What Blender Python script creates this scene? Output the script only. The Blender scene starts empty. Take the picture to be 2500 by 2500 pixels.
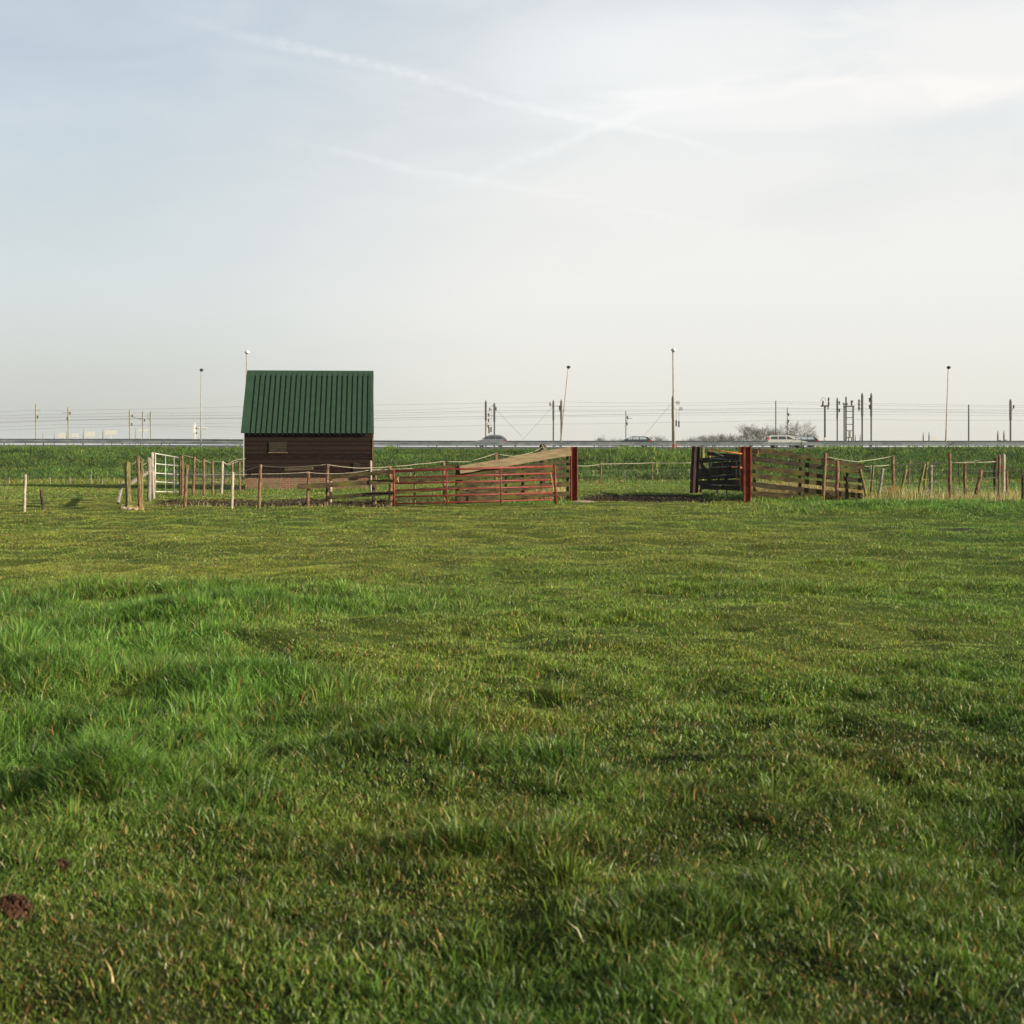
import bpy, math, random
import numpy as np
from mathutils import Vector, Matrix

C = bpy.data.collections.new('scene_objects'); bpy.context.scene.collection.children.link(C)
S = bpy.context.scene
R = math.radians
F, HZ, EYE = 3571.0, 1095.0, 1.5          # focal length in pixels of the 2500 px frame, horizon row, eye height

# ------------------------------------------------------------------ camera
cd = bpy.data.cameras.new('camera'); cam = bpy.data.objects.new('camera', cd); C.objects.link(cam)
cam.location = (0, 0, EYE); cam.rotation_euler = (R(90), 0, 0)
cd.sensor_width = 36; cd.lens = 36 * F / 2500; cd.shift_y = -(1250 - HZ) / 2500
cd.clip_start = 0.1; cd.clip_end = 20000
cd.dof.use_dof = True; cd.dof.focus_distance = 45; cd.dof.aperture_fstop = 6.5
S.camera = cam

# ------------------------------------------------------------------ light
SUN_AZ, SUN_EL = 113.0, 18.0              # clockwise from +Y (view direction), degrees
sd = bpy.data.lights.new('sun', 'SUN'); sun = bpy.data.objects.new('sun', sd); C.objects.link(sun)
sd.energy = 5.0; sd.angle = R(0.5); sd.color = (1.0, 0.89, 0.71)
to = Vector((math.sin(R(SUN_AZ)) * math.cos(R(SUN_EL)), math.cos(R(SUN_AZ)) * math.cos(R(SUN_EL)), math.sin(R(SUN_EL))))
sun.rotation_euler = to.to_track_quat('Z', 'Y').to_euler(); sun.location = to * 60

W = bpy.data.worlds.new('World'); S.world = W; W.use_nodes = True
nt = W.node_tree; nt.nodes.clear()
class NB:                                  # tiny node helper
    def __init__(s, nt): s.nt = nt
    def n(s, t, ins=None, **kw):
        o = s.nt.nodes.new(t)
        for k, v in kw.items(): setattr(o, k, v)
        for k, v in (ins or {}).items():
            if isinstance(v, bpy.types.NodeSocket): s.nt.links.new(v, o.inputs[k])
            else: o.inputs[k].default_value = v
        return o
    def m(s, op, a, b=0.0, c=0.0, clamp=False):
        o = s.n('ShaderNodeMath', {0: a, 1: b, 2: c}, operation=op); o.use_clamp = clamp
        return o.outputs[0]
    def ramp(s, f, stops):
        o = s.n('ShaderNodeValToRGB', {0: f}); e = o.color_ramp.elements
        while len(e) < len(stops): e.new(0.5)
        for el, (p, c) in zip(e, stops):
            el.position = p; el.color = (c[0], c[1], c[2], 1) if not isinstance(c, (int, float)) else (c, c, c, 1)
        return o.outputs[0]
    def mix(s, f, a, b, mode='MIX'):
        o = s.n('ShaderNodeMix', {0: f}, data_type='RGBA', blend_type=mode)
        for k, v in ((6, a), (7, b)):
            if isinstance(v, bpy.types.NodeSocket): s.nt.links.new(v, o.inputs[k])
            else: o.inputs[k].default_value = (*v, 1)
        return o.outputs[2]
    def smooth(s, x, a, b, lo=0.0, hi=1.0):
        o = s.n('ShaderNodeMapRange', {0: x, 1: a, 2: b, 3: lo, 4: hi}, interpolation_type='SMOOTHSTEP'); return o.outputs[0]
    def noise(s, vec, scale, detail=3, rough=0.55, dist=0.0):
        o = s.n('ShaderNodeTexNoise', {'Scale': scale, 'Detail': detail, 'Roughness': rough, 'Distortion': dist})
        if vec is not None: s.nt.links.new(vec, o.inputs['Vector'])
        return o.outputs[0]
    def mapv(s, vec, sc=(1, 1, 1), rot=(0, 0, 0), loc=(0, 0, 0)):
        o = s.n('ShaderNodeMapping', {'Scale': sc, 'Rotation': rot, 'Location': loc}); s.nt.links.new(vec, o.inputs[0]); return o.outputs[0]
b = NB(nt)
sky = b.n('ShaderNodeTexSky', sky_type='NISHITA', sun_disc=False, sun_elevation=R(SUN_EL), sun_rotation=R(SUN_AZ),
          altitude=0, air_density=1.0, dust_density=2.0, ozone_density=1.0)
D = b.n('ShaderNodeTexCoord').outputs['Generated']
sx = b.n('ShaderNodeSeparateXYZ', {0: D}).outputs
def dirpx(px, py): return Vector(((px - 1250) / F, 1, (HZ - py) / F)).normalized()
def dot(v):
    return b.n('ShaderNodeVectorMath', {0: D, 1: tuple(v)}, operation='DOT_PRODUCT').outputs['Value']
az, el = sx[0], sx[2]
warp = b.noise(b.mapv(D, (1, 1, 2.2)), 5.0, 4, .6)
fb = b.noise(b.mapv(D, (1.2, 1, 4.5), (0, R(14), 0)), 6.0, 6, .6, .7)          # streaky thin cloud
fb2 = b.noise(b.mapv(D, (1, 1, 2.5), (0, R(-10), 0), (3, 1, 2)), 2.6, 4, .5, .4)
veil = b.m('ADD', b.smooth(el, 0.0, 0.34, 0.99, 0.76), b.smooth(az, -0.34, 0.12, -0.18, 0.14))
veil = b.m('MULTIPLY_ADD', fb2, 0.42, b.m('SUBTRACT', veil, 0.21))
veil = b.m('MULTIPLY_ADD', b.m('SUBTRACT', fb, 0.5), b.smooth(el, 0.06, 0.25, 0.0, 0.40), veil)
veil = b.m('MULTIPLY', veil, b.smooth(el, 0.31, 0.55, 1.0, 0.10), clamp=True)
veil = b.m('MAXIMUM', veil, b.smooth(el, 0.0, 0.07, 0.96, 0.0))
def trail(A, B, w, strength, end=0.03):
    a, c = dirpx(*A), dirpx(*B); nrm = a.cross(c).normalized(); mid = (a + c).normalized(); al = (c - a).normalized()
    d = b.m('ABSOLUTE', b.m('ADD', dot(nrm), b.m('MULTIPLY', b.m('SUBTRACT', warp, 0.5), 0.028)))
    k = b.smooth(d, 0.0, w, 1.0, 0.0)
    half = (c - a).length / 2
    t = b.m('ABSOLUTE', b.m('SUBTRACT', dot(al), al.dot(mid)))
    k = b.m('MULTIPLY', k, b.smooth(t, half - end, half + end, 1.0, 0.0))
    puff = b.noise(b.mapv(D, (1, 1, 1)), 150.0, 4, .7)
    k = b.m('MULTIPLY', k, b.smooth(puff, 0.36, 0.62, 0.40, 1.0))
    return b.m('MULTIPLY', b.m('MULTIPLY', k, strength), b.m('GREATER_THAN', sx[1], 0.0))
tr = trail((590, 78), (1830, 392), 0.0046, 0.42, .07)
tr = b.m('ADD', tr, trail((1180, 425), (1760, 205), 0.0065, 0.50, .05))
tr = b.m('ADD', tr, trail((780, 365), (1700, 545), 0.0042, 0.34, .06))
def blob(px, py, rx, ry, s):               # a soft bank of cirrus, by sky direction
    dx = b.m('DIVIDE', b.m('SUBTRACT', az, (px - 1250) / F * .95), rx / F)
    dz = b.m('DIVIDE', b.m('SUBTRACT', el, (HZ - py) / F * .95), ry / F)
    q = b.m('ADD', b.m('MULTIPLY', dx, dx), b.m('MULTIPLY', dz, dz))
    q = b.m('ADD', q, b.m('MULTIPLY', b.m('SUBTRACT', fb, 0.5), 3.2))
    return b.m('MULTIPLY', b.m('MULTIPLY', b.smooth(q, 0.0, 1.5, 1.0, 0.0), s), b.m('GREATER_THAN', sx[1], 0.0))
cl = b.m('ADD', blob(1640, 120, 430, 110, .6), blob(2380, 130, 360, 130, .6))
cl = b.m('ADD', cl, blob(1850, 250, 520, 60, .6))
blue = b.mix(b.smooth(el, 0.32, 0.6), b.mix(1.0, sky.outputs[0], (0.135,) * 3, 'MULTIPLY'), b.mix(1.0, sky.outputs[0], (0.055,) * 3, 'MULTIPLY'))  # unseen upper sky dimmed to cut ambient fill
veilc = b.mix(b.smooth(el, -0.01, 0.13), (0.80, 0.785, 0.70), (0.875, 0.875, 0.85))
veilc = b.mix(b.smooth(el, 0.12, 0.30), veilc, (0.80, 0.835, 0.855))
veilc = b.mix(b.smooth(az, -0.32, 0.05, 0.0, 1.0), b.mix(1.0, veilc, (0.845, 0.892, 0.932), 'MULTIPLY'), veilc)
base = b.mix(veil, blue, veilc)
white = b.mix(b.smooth(az, -.1, .34), (0.90, 0.925, 0.94), (0.98, 0.95, 0.92))
base = b.mix(b.m('MINIMUM', b.m('ADD', tr, cl), 0.9), base, white)
bg = b.n('ShaderNodeBackground', {'Color': base, 'Strength': 0.775})
nt.links.new(bg.outputs[0], b.n('ShaderNodeOutputWorld').inputs[0])
S.view_settings.view_transform = 'Standard'; S.view_settings.look = 'None'
S.view_settings.exposure = 0.40; S.view_settings.gamma = 1.0
S.cycles.max_bounces = 6; S.cycles.transparent_max_bounces = 8; S.cycles.volume_bounces = 1

# ------------------------------------------------------------------ noise and terrain
def vnoise(x, y, scale, seed):
    g = np.random.RandomState(seed).rand(256, 256) * 2 - 1
    x = np.asarray(x, float) / scale; y = np.asarray(y, float) / scale
    xi = np.floor(x).astype(int); yi = np.floor(y).astype(int); fx = x - xi; fy = y - yi
    fx = fx * fx * (3 - 2 * fx); fy = fy * fy * (3 - 2 * fy)
    a = g[xi % 256, yi % 256]; b_ = g[(xi + 1) % 256, yi % 256]; c = g[xi % 256, (yi + 1) % 256]; d = g[(xi + 1) % 256, (yi + 1) % 256]
    return (a * (1 - fx) + b_ * fx) * (1 - fy) + (c * (1 - fx) + d * fx) * fy
def sst(x, a, b_):
    t = np.clip((np.asarray(x, float) - a) / (b_ - a), 0, 1); return t * t * (3 - 2 * t)
RIDGES = ((-4.4, 15.4, 1.6, .45, .09), (-2.6, 14.0, .9, .35, .08), (-3.1, 12.6, .9, .30, .13), (-4.6, 11.9, .8, .35, .09), (-2.7, 9.6, .75, .40, .15), (-1.5, 9.1, .5, .30, .10), (-1.0, 8.1, .7, .25, .07), (-.4, 7.3, .55, .2, .06), (-1.75, 6.5, .35, .25, .08), (-.05, 5.6, .35, .16, .05), (-3.6, 10.6, .7, .3, .08), (.9, 12.8, .8, .25, .04), (2.6, 15.6, 1.1, .3, .05), (4.4, 18.8, .5, .3, .06), (.5, 4.7, .35, .15, .04))
def ladd(x): return 0.26 * (1 - sst(x, -52, -8))
def ground_z(x, y):
    x = np.asarray(x, float); y = np.asarray(y, float)
    near = 1 - sst(y, 30, 60)
    z = 0.052 * vnoise(x, y, 0.62, 1) * near + 0.022 * vnoise(x, y, 0.21, 2) * (1 - sst(y, 10, 22)) + 0.045 * vnoise(x, y, 2.4, 3) * near
    z = z + 0.03 * vnoise(x, y, 9, 4) * near - 0.03 * near
    lr = (1 - sst(x / np.maximum(y, 1), -.16, -.02)) * sst(y, 4.5, 6) * (1 - sst(y, 15, 18)); z = z + lr * (.055 * vnoise(x, y, 1.25, 7) + .03 * vnoise(x, y, .45, 8))
    z = z - .04 * sst(vnoise(x, y, .8, 9) + .4 * vnoise(x, y, .25, 10), .55, 1.0) * (1 - sst(y, 9, 13))
    z = z + ridge(x, y) * .7
    z = z + 0.16 * sst(x, 4.5, 9.0) * np.exp(-((y - 36.0) / 3.0) ** 2)                       # low bank under the right fence
    for (mx, my, r, h) in ((-1.63, 4.78, .10, .02), (-1.63, 5.28, .08, .015), (7.8, 27.6, .5, .02)):
        z = z + h * np.exp(-((x - mx) ** 2 + (y - my) ** 2) / r ** 2)
    bank = 1.36 * sst(y, 66, 113) + 0.08 * sst(y, 113, 146) + ladd(x) * sst(y, 80, 146)
    road = np.clip((y - 150) / 52, 0, 1) * 0.30
    z = z + bank + road + 0.05 * vnoise(x, y, 3.0, 5) * sst(y, 62, 70) * (1 - sst(y, 120, 146))
    z = z - 0.10 * ((y > 150.3) & (y < 201.7)) - 1.2 * sst(y, 206, 230)
    return z
def ridge(x, y):
    m = 0.0; nz = .75 + .5 * vnoise(x, y, .5, 71)
    for (cx, cy, rx, ry, h) in RIDGES: m = m + h * np.exp(-((x - cx) / rx) ** 2 - ((y - cy - .10 * (x - cx)) / ry) ** 2)
    return m * nz
def road_z(x, y): return 1.44 + ladd(x) + (y - 150) / 52 * 0.30
def gz(x, y): return float(ground_z(x, y))
def P(px, py, d): return Vector(((px - 1250) * d / F, d, EYE + (HZ - py) * d / F))
def DG(py): return EYE * F / (py - HZ)     # distance at which flat ground shows on this row

# ------------------------------------------------------------------ mesh helpers
class MB:
    def __init__(s): s.v = []; s.f = []
    def add(s, vs, fs):
        o = len(s.v); s.v += [Vector(v) for v in vs]; s.f += [tuple(i + o for i in f) for f in fs]; return s
    def box(s, x0, x1, y0, y1, z0, z1, M=None):
        vs = [Vector((x, y, z)) for z in (z0, z1) for y in (y0, y1) for x in (x0, x1)]
        if M is not None: vs = [M @ v for v in vs]
        return s.add(vs, [(0, 2, 3, 1), (4, 5, 7, 6), (0, 1, 5, 4), (2, 6, 7, 3), (0, 4, 6, 2), (1, 3, 7, 5)])
    def tube(s, pts, r, n=6, cap=True):
        pts = [Vector(p) for p in pts]; rs = r if isinstance(r, (list, tuple)) else [r] * len(pts)
        vs = []; fs = []
        for i, p in enumerate(pts):
            t = (pts[min(i + 1, len(pts) - 1)] - pts[max(i - 1, 0)]).normalized()
            u = t.cross(Vector((0, 1, 0.01))) if abs(t.y) < 0.9 else t.cross(Vector((1, 0, 0)))
            u.normalize(); w = t.cross(u)
            for k in range(n):
                a = 2 * math.pi * k / n; vs.append(p + (u * math.cos(a) + w * math.sin(a)) * rs[i])
        for i in range(len(pts) - 1):
            for k in range(n): fs.append((i * n + k, i * n + (k + 1) % n, (i + 1) * n + (k + 1) % n, (i + 1) * n + k))
        if cap: fs += [tuple(range(n))[::-1], tuple(range((len(pts) - 1) * n, len(pts) * n))]
        return s.add(vs, fs)
    def beam(s, a, c, th, dp, wav=0.0, seg=1, seed=0, taper=1.0, roll=0.0):
        """plank from a to c: th = height, dp = thickness; wav = wavy live edge on top"""
        a = Vector(a); c = Vector(c); rnd = random.Random(seed); vs = []; fs = []
        t = (c - a).normalized(); up = Vector((0, 0, 1)); dpv = t.cross(up).normalized(); up = dpv.cross(t).normalized()
        ph = rnd.random() * 6
        for i in range(seg + 1):
            k = i / seg; p = a.lerp(c, k); h = th * (1 + (taper - 1) * k)
            e = wav * (abs(math.sin(ph + k * seg * .42)) ** .8 + rnd.uniform(-.25, .25)) if wav else 0
            lo = rnd.uniform(-.12, .12) * th if seg > 1 else 0
            for q in (p - up * (h / 2 + lo * .6) - dpv * dp / 2, p - up * (h / 2 + lo * .6) + dpv * dp / 2,
                      p + up * (h / 2 + e) + dpv * dp / 2, p + up * (h / 2 + e) - dpv * dp / 2): vs.append(q)
        for i in range(seg):
            for k in range(4): fs.append((i * 4 + k, i * 4 + (k + 1) % 4, i * 4 + 4 + (k + 1) % 4, i * 4 + 4 + k))
        fs += [(3, 2, 1, 0), tuple(range(seg * 4, seg * 4 + 4))]
        return s.add(vs, fs)
    def ball(s, c, rx, ry, rz, n=10, m=6):
        vs = []; fs = []
        for i in range(m + 1):
            th = math.pi * i / m
            for k in range(n):
                a = 2 * math.pi * k / n; vs.append(Vector(c) + Vector((rx * math.sin(th) * math.cos(a), ry * math.sin(th) * math.sin(a), rz * math.cos(th))))
        for i in range(m):
            for k in range(n): fs.append((i * n + k, (i + 1) * n + k, (i + 1) * n + (k + 1) % n, i * n + (k + 1) % n))
        return s.add(vs, fs)
    def build(s, name, mat, parent=None, smooth=False, label=None):
        off = Vector((0, 0, 0)); p = parent
        while p is not None: off = off + p.location; p = p.parent
        me = bpy.data.meshes.new(name); me.from_pydata([v - off for v in s.v], [], s.f); me.materials.append(mat)
        if smooth: me.polygons.foreach_set('use_smooth', [True] * len(me.polygons))
        o = bpy.data.objects.new(name, me); C.objects.link(o); o.parent = parent
        if label: o['label'] = label
        return o
def thing(name, loc, label, cat, group=None):
    o = bpy.data.objects.new(name, None); C.objects.link(o); o.location = loc; o.empty_display_size = .2
    o['label'] = label; o['category'] = cat
    if group: o['group'] = group
    return o
def tag(o, label=None, cat=None, group=None, kind=None):
    for k, v in (('label', label), ('category', cat), ('group', group), ('kind', kind)):
        if v: o[k] = v
    return o
def centre(o):                             # put the origin of a one-mesh thing at its own base
    me = o.data; n = len(me.vertices); a = np.empty(n * 3); me.vertices.foreach_get('co', a); a = a.reshape(-1, 3)
    c = np.array([a[:, 0].mean(), a[:, 1].mean(), a[:, 2].min()]); me.vertices.foreach_set('co', (a - c).ravel()); o.location = c; return o

# ------------------------------------------------------------------ materials
def mat(name, fn, rough=0.85, spec=0.1, metal=0.0):
    m = bpy.data.materials.new(name); m.use_nodes = True; nt = m.node_tree; nt.nodes.clear(); b = NB(nt)
    p = b.n('ShaderNodeBsdfPrincipled', {'Roughness': rough, 'Metallic': metal, 'Specular IOR Level': spec})
    pos = b.n('ShaderNodeNewGeometry').outputs['Position']
    r = fn(b, pos, p)
    if r is not None:
        if isinstance(r, tuple): p.inputs['Base Color'].default_value = (*r, 1)
        else: nt.links.new(r, p.inputs['Base Color'])
    nt.links.new(p.outputs[0], b.n('ShaderNodeOutputMaterial').inputs[0]); return m
def bump(b, p, h, dist, st=1.0):
    o = b.n('ShaderNodeBump', {'Height': h, 'Distance': dist, 'Strength': st}); b.nt.links.new(o.outputs[0], p.inputs['Normal'])
def two(c1, c2, sc, mp=(1, 1, 1), c3=None, sc3=1.0, lo=.35, hi=.65, bd=0.0, t3=(.5, .68)):
    def fn(b, pos, p):
        n1 = b.noise(b.mapv(pos, mp), sc, 5, .6)
        col = b.mix(b.smooth(n1, lo, hi), c1, c2)
        if c3: col = b.mix(b.smooth(b.noise(pos, sc3, 4, .6), *t3), col, c3)
        if bd: bump(b, p, n1, bd)
        return col
    return fn
M = {}
M['post'] = mat('post_wood', two((.07, .036, .022), (.34, .19, .11), 9, (5, 5, .8), (.20, .17, .09), 3.0, bd=.01))
M['post_pale'] = mat('pale_post_wood', two((.30, .24, .18), (.58, .47, .36), 9, (5, 5, .8), (.35, .33, .27), 3.0, bd=.01))
M['post_grey'] = mat('grey_post_wood', two((.17, .15, .12), (.38, .34, .27), 9, (5, 5, .8), (.20, .21, .12), 3.0, bd=.01))
M['post_moss'] = mat('mossy_post_wood', two((.08, .07, .04), (.26, .23, .09), 9, (5, 5, .8), (.28, .29, .05), 3.0, bd=.01))
M['post_dark'] = mat('dark_post_wood', two((.03, .025, .018), (.12, .09, .06), 9, (5, 5, .8), bd=.01))
M['plank'] = mat('weathered_plank', two((.018, .013, .007), (.090, .066, .034), 6, (.7, .7, 9), (.080, .080, .020), 2.2, bd=.008, t3=(.45, .7)))
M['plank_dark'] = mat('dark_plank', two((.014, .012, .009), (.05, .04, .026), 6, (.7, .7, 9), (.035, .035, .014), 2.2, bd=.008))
M['plank_old'] = mat('old_grey_plank', two((.012, .010, .007), (.060, .048, .030), 6, (.7, .7, 9), (.06, .062, .02), 2.2, bd=.008))
M['plank_tan'] = mat('tan_plank', two((.14, .105, .058), (.25, .195, .115), 5, (.6, .6, 10), (.20, .16, .09), 1.6, bd=.006, t3=(.55, .75)))
M['red'] = mat('rusty_red_paint', two((.17, .020, .014), (.27, .045, .028), 7, (1, 1, 1), (.13, .055, .03), 5.0, bd=.002, t3=(.58, .72)), rough=.5, spec=.4)
M['beam_red'] = mat('rusty_red_steel', two((.10, .012, .011), (.17, .024, .016), 5, (2, 2, .7), (.20, .075, .025), 2.5, bd=.003), rough=.6)
M['beam_edge'] = mat('lit_orange_flange', two((.22, .045, .02), (.36, .11, .04), 6, (2, 2, .7), (.14, .02, .014), 2.5), rough=.65)  # sunlit flange edges put into colour: lighter, more orange than the web
M['beam_dark'] = mat('dark_rusty_steel', two((.022, .013, .014), (.06, .028, .024), 5, (2, 2, .7), bd=.003), rough=.65)
M['orange'] = mat('orange_rust_steel', two((.38, .12, .05), (.55, .20, .09), 8), rough=.6)
M['galv'] = mat('galvanised_steel', two((.50, .49, .44), (.66, .64, .56), 12), rough=.42, metal=.25)
M['darksteel'] = mat('shade_dark_steel', two((.03, .032, .035), (.08, .08, .08), 8), rough=.5, metal=.3)  # tubular gate at the hurdle: shade put into the steel colour
M['rope'] = mat('pale_fence_rope', two((.28, .25, .17), (.46, .41, .31), 20))
M['wire'] = mat('thin_fence_wire', two((.12, .115, .10), (.22, .21, .18), 20), rough=.5)
M['twine'] = mat('yellow_twine', two((.65, .40, .12), (.75, .5, .2), 20))
M['roof'] = mat('green_metal_roof', two((.026, .060, .034), (.042, .078, .050), 1.6, (6, 6, .5), (.048, .066, .045), 6.0, bd=.0, t3=(.55, .8)), rough=.48, spec=.35)
M['trim'] = mat('green_metal_trim', two((.028, .064, .037), (.038, .075, .047), 1.5), rough=.45, spec=.35)
M['asphalt'] = mat('asphalt', two((.09, .09, .092), (.13, .13, .13), 3))
M['white'] = mat('white_road_paint', two((.6, .6, .58), (.75, .75, .72), 3))
M['guard'] = mat('galvanised_guardrail', two((.26, .29, .30), (.40, .43, .43), .8, (1, 1, 1)), rough=.45, metal=.3)
M['guard_post'] = mat('guardrail_post_steel', two((.10, .11, .11), (.17, .18, .18), 3), rough=.6)
M['mast'] = mat('dark_mast_steel', two((.08, .082, .078), (.12, .12, .11), 2), rough=.6)
M['mast_tan'] = mat('tan_mast_steel', two((.20, .17, .12), (.30, .25, .18), 2), rough=.6)
M['mast_pale'] = mat('pale_mast_steel', two((.30, .30, .25), (.38, .37, .31), 2), rough=.6)
M['lamp'] = mat('pale_lamp_column', two((.36, .31, .24), (.48, .42, .34), 2), rough=.5)
M['lamp_head'] = mat('dark_lamp_head', two((.05, .045, .04), (.08, .07, .06), 4), rough=.4)
M['lamp_white'] = mat('white_lamp_head', two((.7, .7, .66), (.8, .8, .76), 4), rough=.4)
M['insul'] = mat('brown_insulator', two((.08, .05, .03), (.14, .09, .05), 6), rough=.3)
M['signwhite'] = mat('white_panel', two((.72, .70, .60), (.80, .78, .68), 2))
M['bark'] = mat('bare_grey_bark', two((.13, .12, .09), (.22, .20, .155), 1.5))  # bark colour lightened to paint in distance haze
M['glass'] = mat('car_glass', lambda b_, pos, p: (.05, .065, .07), rough=.1, spec=.6)
M['glass_sky'] = mat('sky_painted_car_glass', lambda b_, pos, p: (.34, .40, .42), rough=.1, spec=.6)  # sky reflection and see-through brightness painted into the glass colour
M['tyre'] = mat('tyre_rubber', lambda b_, pos, p: (.018, .018, .018), rough=.85)
M['rim'] = mat('alloy_rim', lambda b_, pos, p: (.45, .46, .47), rough=.3, metal=.8)
M['paint_cream'] = mat('cream_car_paint', two((.48, .48, .42), (.53, .53, .46), 2), rough=.25, spec=.5)
M['paint_dark'] = mat('dark_green_grey_car_paint', two((.025, .035, .035), (.035, .045, .045), 2), rough=.25, spec=.5)
M['paint_grey'] = mat('silver_grey_car_paint', two((.15, .16, .17), (.20, .21, .22), 2), rough=.28, spec=.5)
M['paint_black'] = mat('black_car_paint', two((.02, .025, .03), (.03, .035, .04), 2), rough=.25, spec=.5)
M['redlight'] = mat('red_tail_light', lambda b_, pos, p: (.50, .02, .03), rough=.2)
M['headlight'] = mat('clear_head_light', lambda b_, pos, p: (.75, .75, .7), rough=.1)
M['soil'] = mat('bare_soil', two((.022, .015, .011), (.085, .055, .036), 14, (1, 1, 1), bd=.01))
M['molehill'] = mat('molehill_soil', two((.035, .018, .012), (.12, .06, .036), 45, (1, 1, 1), bd=.01))
def boards(b, pos, p):                      # dark weatherboards: board rows in height, grain along the wall
    sp = b.n('ShaderNodeSeparateXYZ', {0: pos}).outputs
    row = b.m('FLOOR', b.m('DIVIDE', b.m('SUBTRACT', sp[2], .47), .163))
    rn = b.n('ShaderNodeTexWhiteNoise', {'W': row}, noise_dimensions='1D').outputs[0]
    g = b.noise(b.mapv(pos, (.8, .8, 14)), 5, 5, .65)
    col = b.mix(b.smooth(g, .35, .7), (.006, .003, .002), (.026, .012, .009))
    col = b.mix(b.m('MULTIPLY', rn, .7), col, (.028, .019, .014))
    return b.mix(b.smooth(b.noise(pos, 3.5, 4, .6), .56, .74), col, (.050, .012, .008))
M['shutter'] = mat('grey_brown_shutter', two((.026, .021, .016), (.055, .045, .033), 6, (.7, .7, 9)))
M['boards'] = mat('dark_weatherboard', boards, rough=.75)
def brick(b, pos, p):
    v = b.n('ShaderNodeCombineXYZ', {0: b.n('ShaderNodeSeparateXYZ', {0: pos}).outputs[0], 1: b.n('ShaderNodeSeparateXYZ', {0: pos}).outputs[2]}).outputs[0]
    t = b.n('ShaderNodeTexBrick', {'Vector': v, 'Color1': (.20, .055, .03, 1), 'Color2': (.24, .10, .06, 1), 'Mortar': (.27, .22, .16, 1),
            'Scale': 1.0, 'Brick Width': .21, 'Row Height': .065, 'Mortar Size': .009})
    n = b.noise(pos, 5, 5, .65)
    col = b.mix(b.smooth(n, .50, .62), t.outputs[0], (.22, .17, .10))
    z = b.n('ShaderNodeSeparateXYZ', {0: pos}).outputs[2]
    col = b.mix(b.m('MULTIPLY', b.smooth(b.noise(pos, 3.2, 4, .6), .46, .66), b.smooth(z, .15, .42, .8, .0)), col, (.12, .12, .04))
    bump(b, p, t.outputs[1], .004); return col
M['brick'] = mat('worn_brick', brick)
def grassmat(name, rough=.5, trans=.35):
    m = bpy.data.materials.new(name); m.use_nodes = True; nt = m.node_tree; nt.nodes.clear(); b = NB(nt)
    at = b.n('ShaderNodeAttribute', attribute_name='tint').outputs[0]
    p = b.n('ShaderNodeBsdfPrincipled', {'Base Color': at, 'Roughness': rough, 'Specular IOR Level': .36})
    tcol = b.mix(1.0, at, (1.15, 1.25, .55), 'MULTIPLY')
    t = b.n('ShaderNodeBsdfTranslucent', {0: tcol})
    mx = b.n('ShaderNodeMixShader', {0: trans, 1: p.outputs[0], 2: t.outputs[0]})
    nt.links.new(mx.outputs[0], b.n('ShaderNodeOutputMaterial').inputs[0]); return m
M['grass'] = grassmat('grass_blades', .43, .24); M['leaf'] = grassmat('verge_leaves', .6, .3)
def groundmat(b, pos, p):
    at = b.n('ShaderNodeAttribute', attribute_name='tint').outputs[0]
    mud = b.n('ShaderNodeAttribute', attribute_name='mud').outputs[2]
    n = b.noise(pos, 9, 6, .7); n2 = b.noise(b.mapv(pos, (1, .6, 1)), 1.6, 5, .6)
    c = b.mix(1.0, at, b.ramp(n, [(.3, .55), (.7, 1.35)]), 'MULTIPLY')
    c = b.mix(b.smooth(n2, .40, .75, 0, .25), c, (.12, .098, .034))
    mc = b.ramp(b.noise(pos, 7, 6, .75), [(.3, (.022, .015, .012)), (.55, (.07, .045, .032)), (.75, (.13, .09, .05))])
    c = b.mix(mud, c, mc)
    bump(b, p, n, .03, .8); return c
M['ground'] = mat('pasture_ground', groundmat, rough=.9, spec=.1)

# ------------------------------------------------------------------ ground sheet
def axis(fine0, fine1, step, lim0, lim1, g, extra=()):
    a = list(np.arange(fine0, fine1, step)); s = step; x = a[-1]
    while x < lim1: s *= g; x += s; a.append(min(x, lim1))
    s = step; x = fine0
    while x > lim0: s *= g; x -= s; a.insert(0, max(x, lim0))
    return np.unique(np.array(a + list(extra)))
def mudmask(x, y):
    n = vnoise(x, y, .9, 31) * .5 + vnoise(x, y, .3, 32) * .4
    px = 1250 + F * x / np.maximum(y, 1)
    m1 = sst(px, 360, 430) * (1 - sst(px, 900, 1010)) * sst(y, 37.4, 39.0) * (1 - sst(y, 41.2, 43.6))
    m2 = sst(px, 1395, 1450) * (1 - sst(px, 1880, 1960)) * sst(y, 41.4, 42.8) * (1 - sst(y, 45.6, 48.6))
    m3 = np.exp(-((x - 7.8) / 1.3) ** 2 - ((y - 27.6) / .55) ** 2)
    m = np.clip(np.maximum(np.maximum(m1, m2 * .95), m3) * 1.25 + n * .85 * (np.maximum(m1, m2) > .02), 0, 1)
    for (mx, my, r) in ((-1.63, 4.78, .085), (-1.63, 5.28, .05), (.95, 8.1, .16), (3.4, 14.9, .2), (-.7, 17.5, .14), (1.55, 4.0, .17), (1.0, 5.0, .10), (2.1, 5.9, .12)):
        m = np.maximum(m, 1.2 * np.exp(-((x - mx) ** 2 + ((y - my) * 1.3) ** 2) / r ** 2) - .15)
    n2 = vnoise(x, y, .55, 33) + .6 * vnoise(x, y, .17, 34)
    m = np.maximum(m, sst(n2, 1.15, 1.4) * (1 - sst(y, 10, 18)) * .7)
    return np.clip(m, 0, 1)
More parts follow.
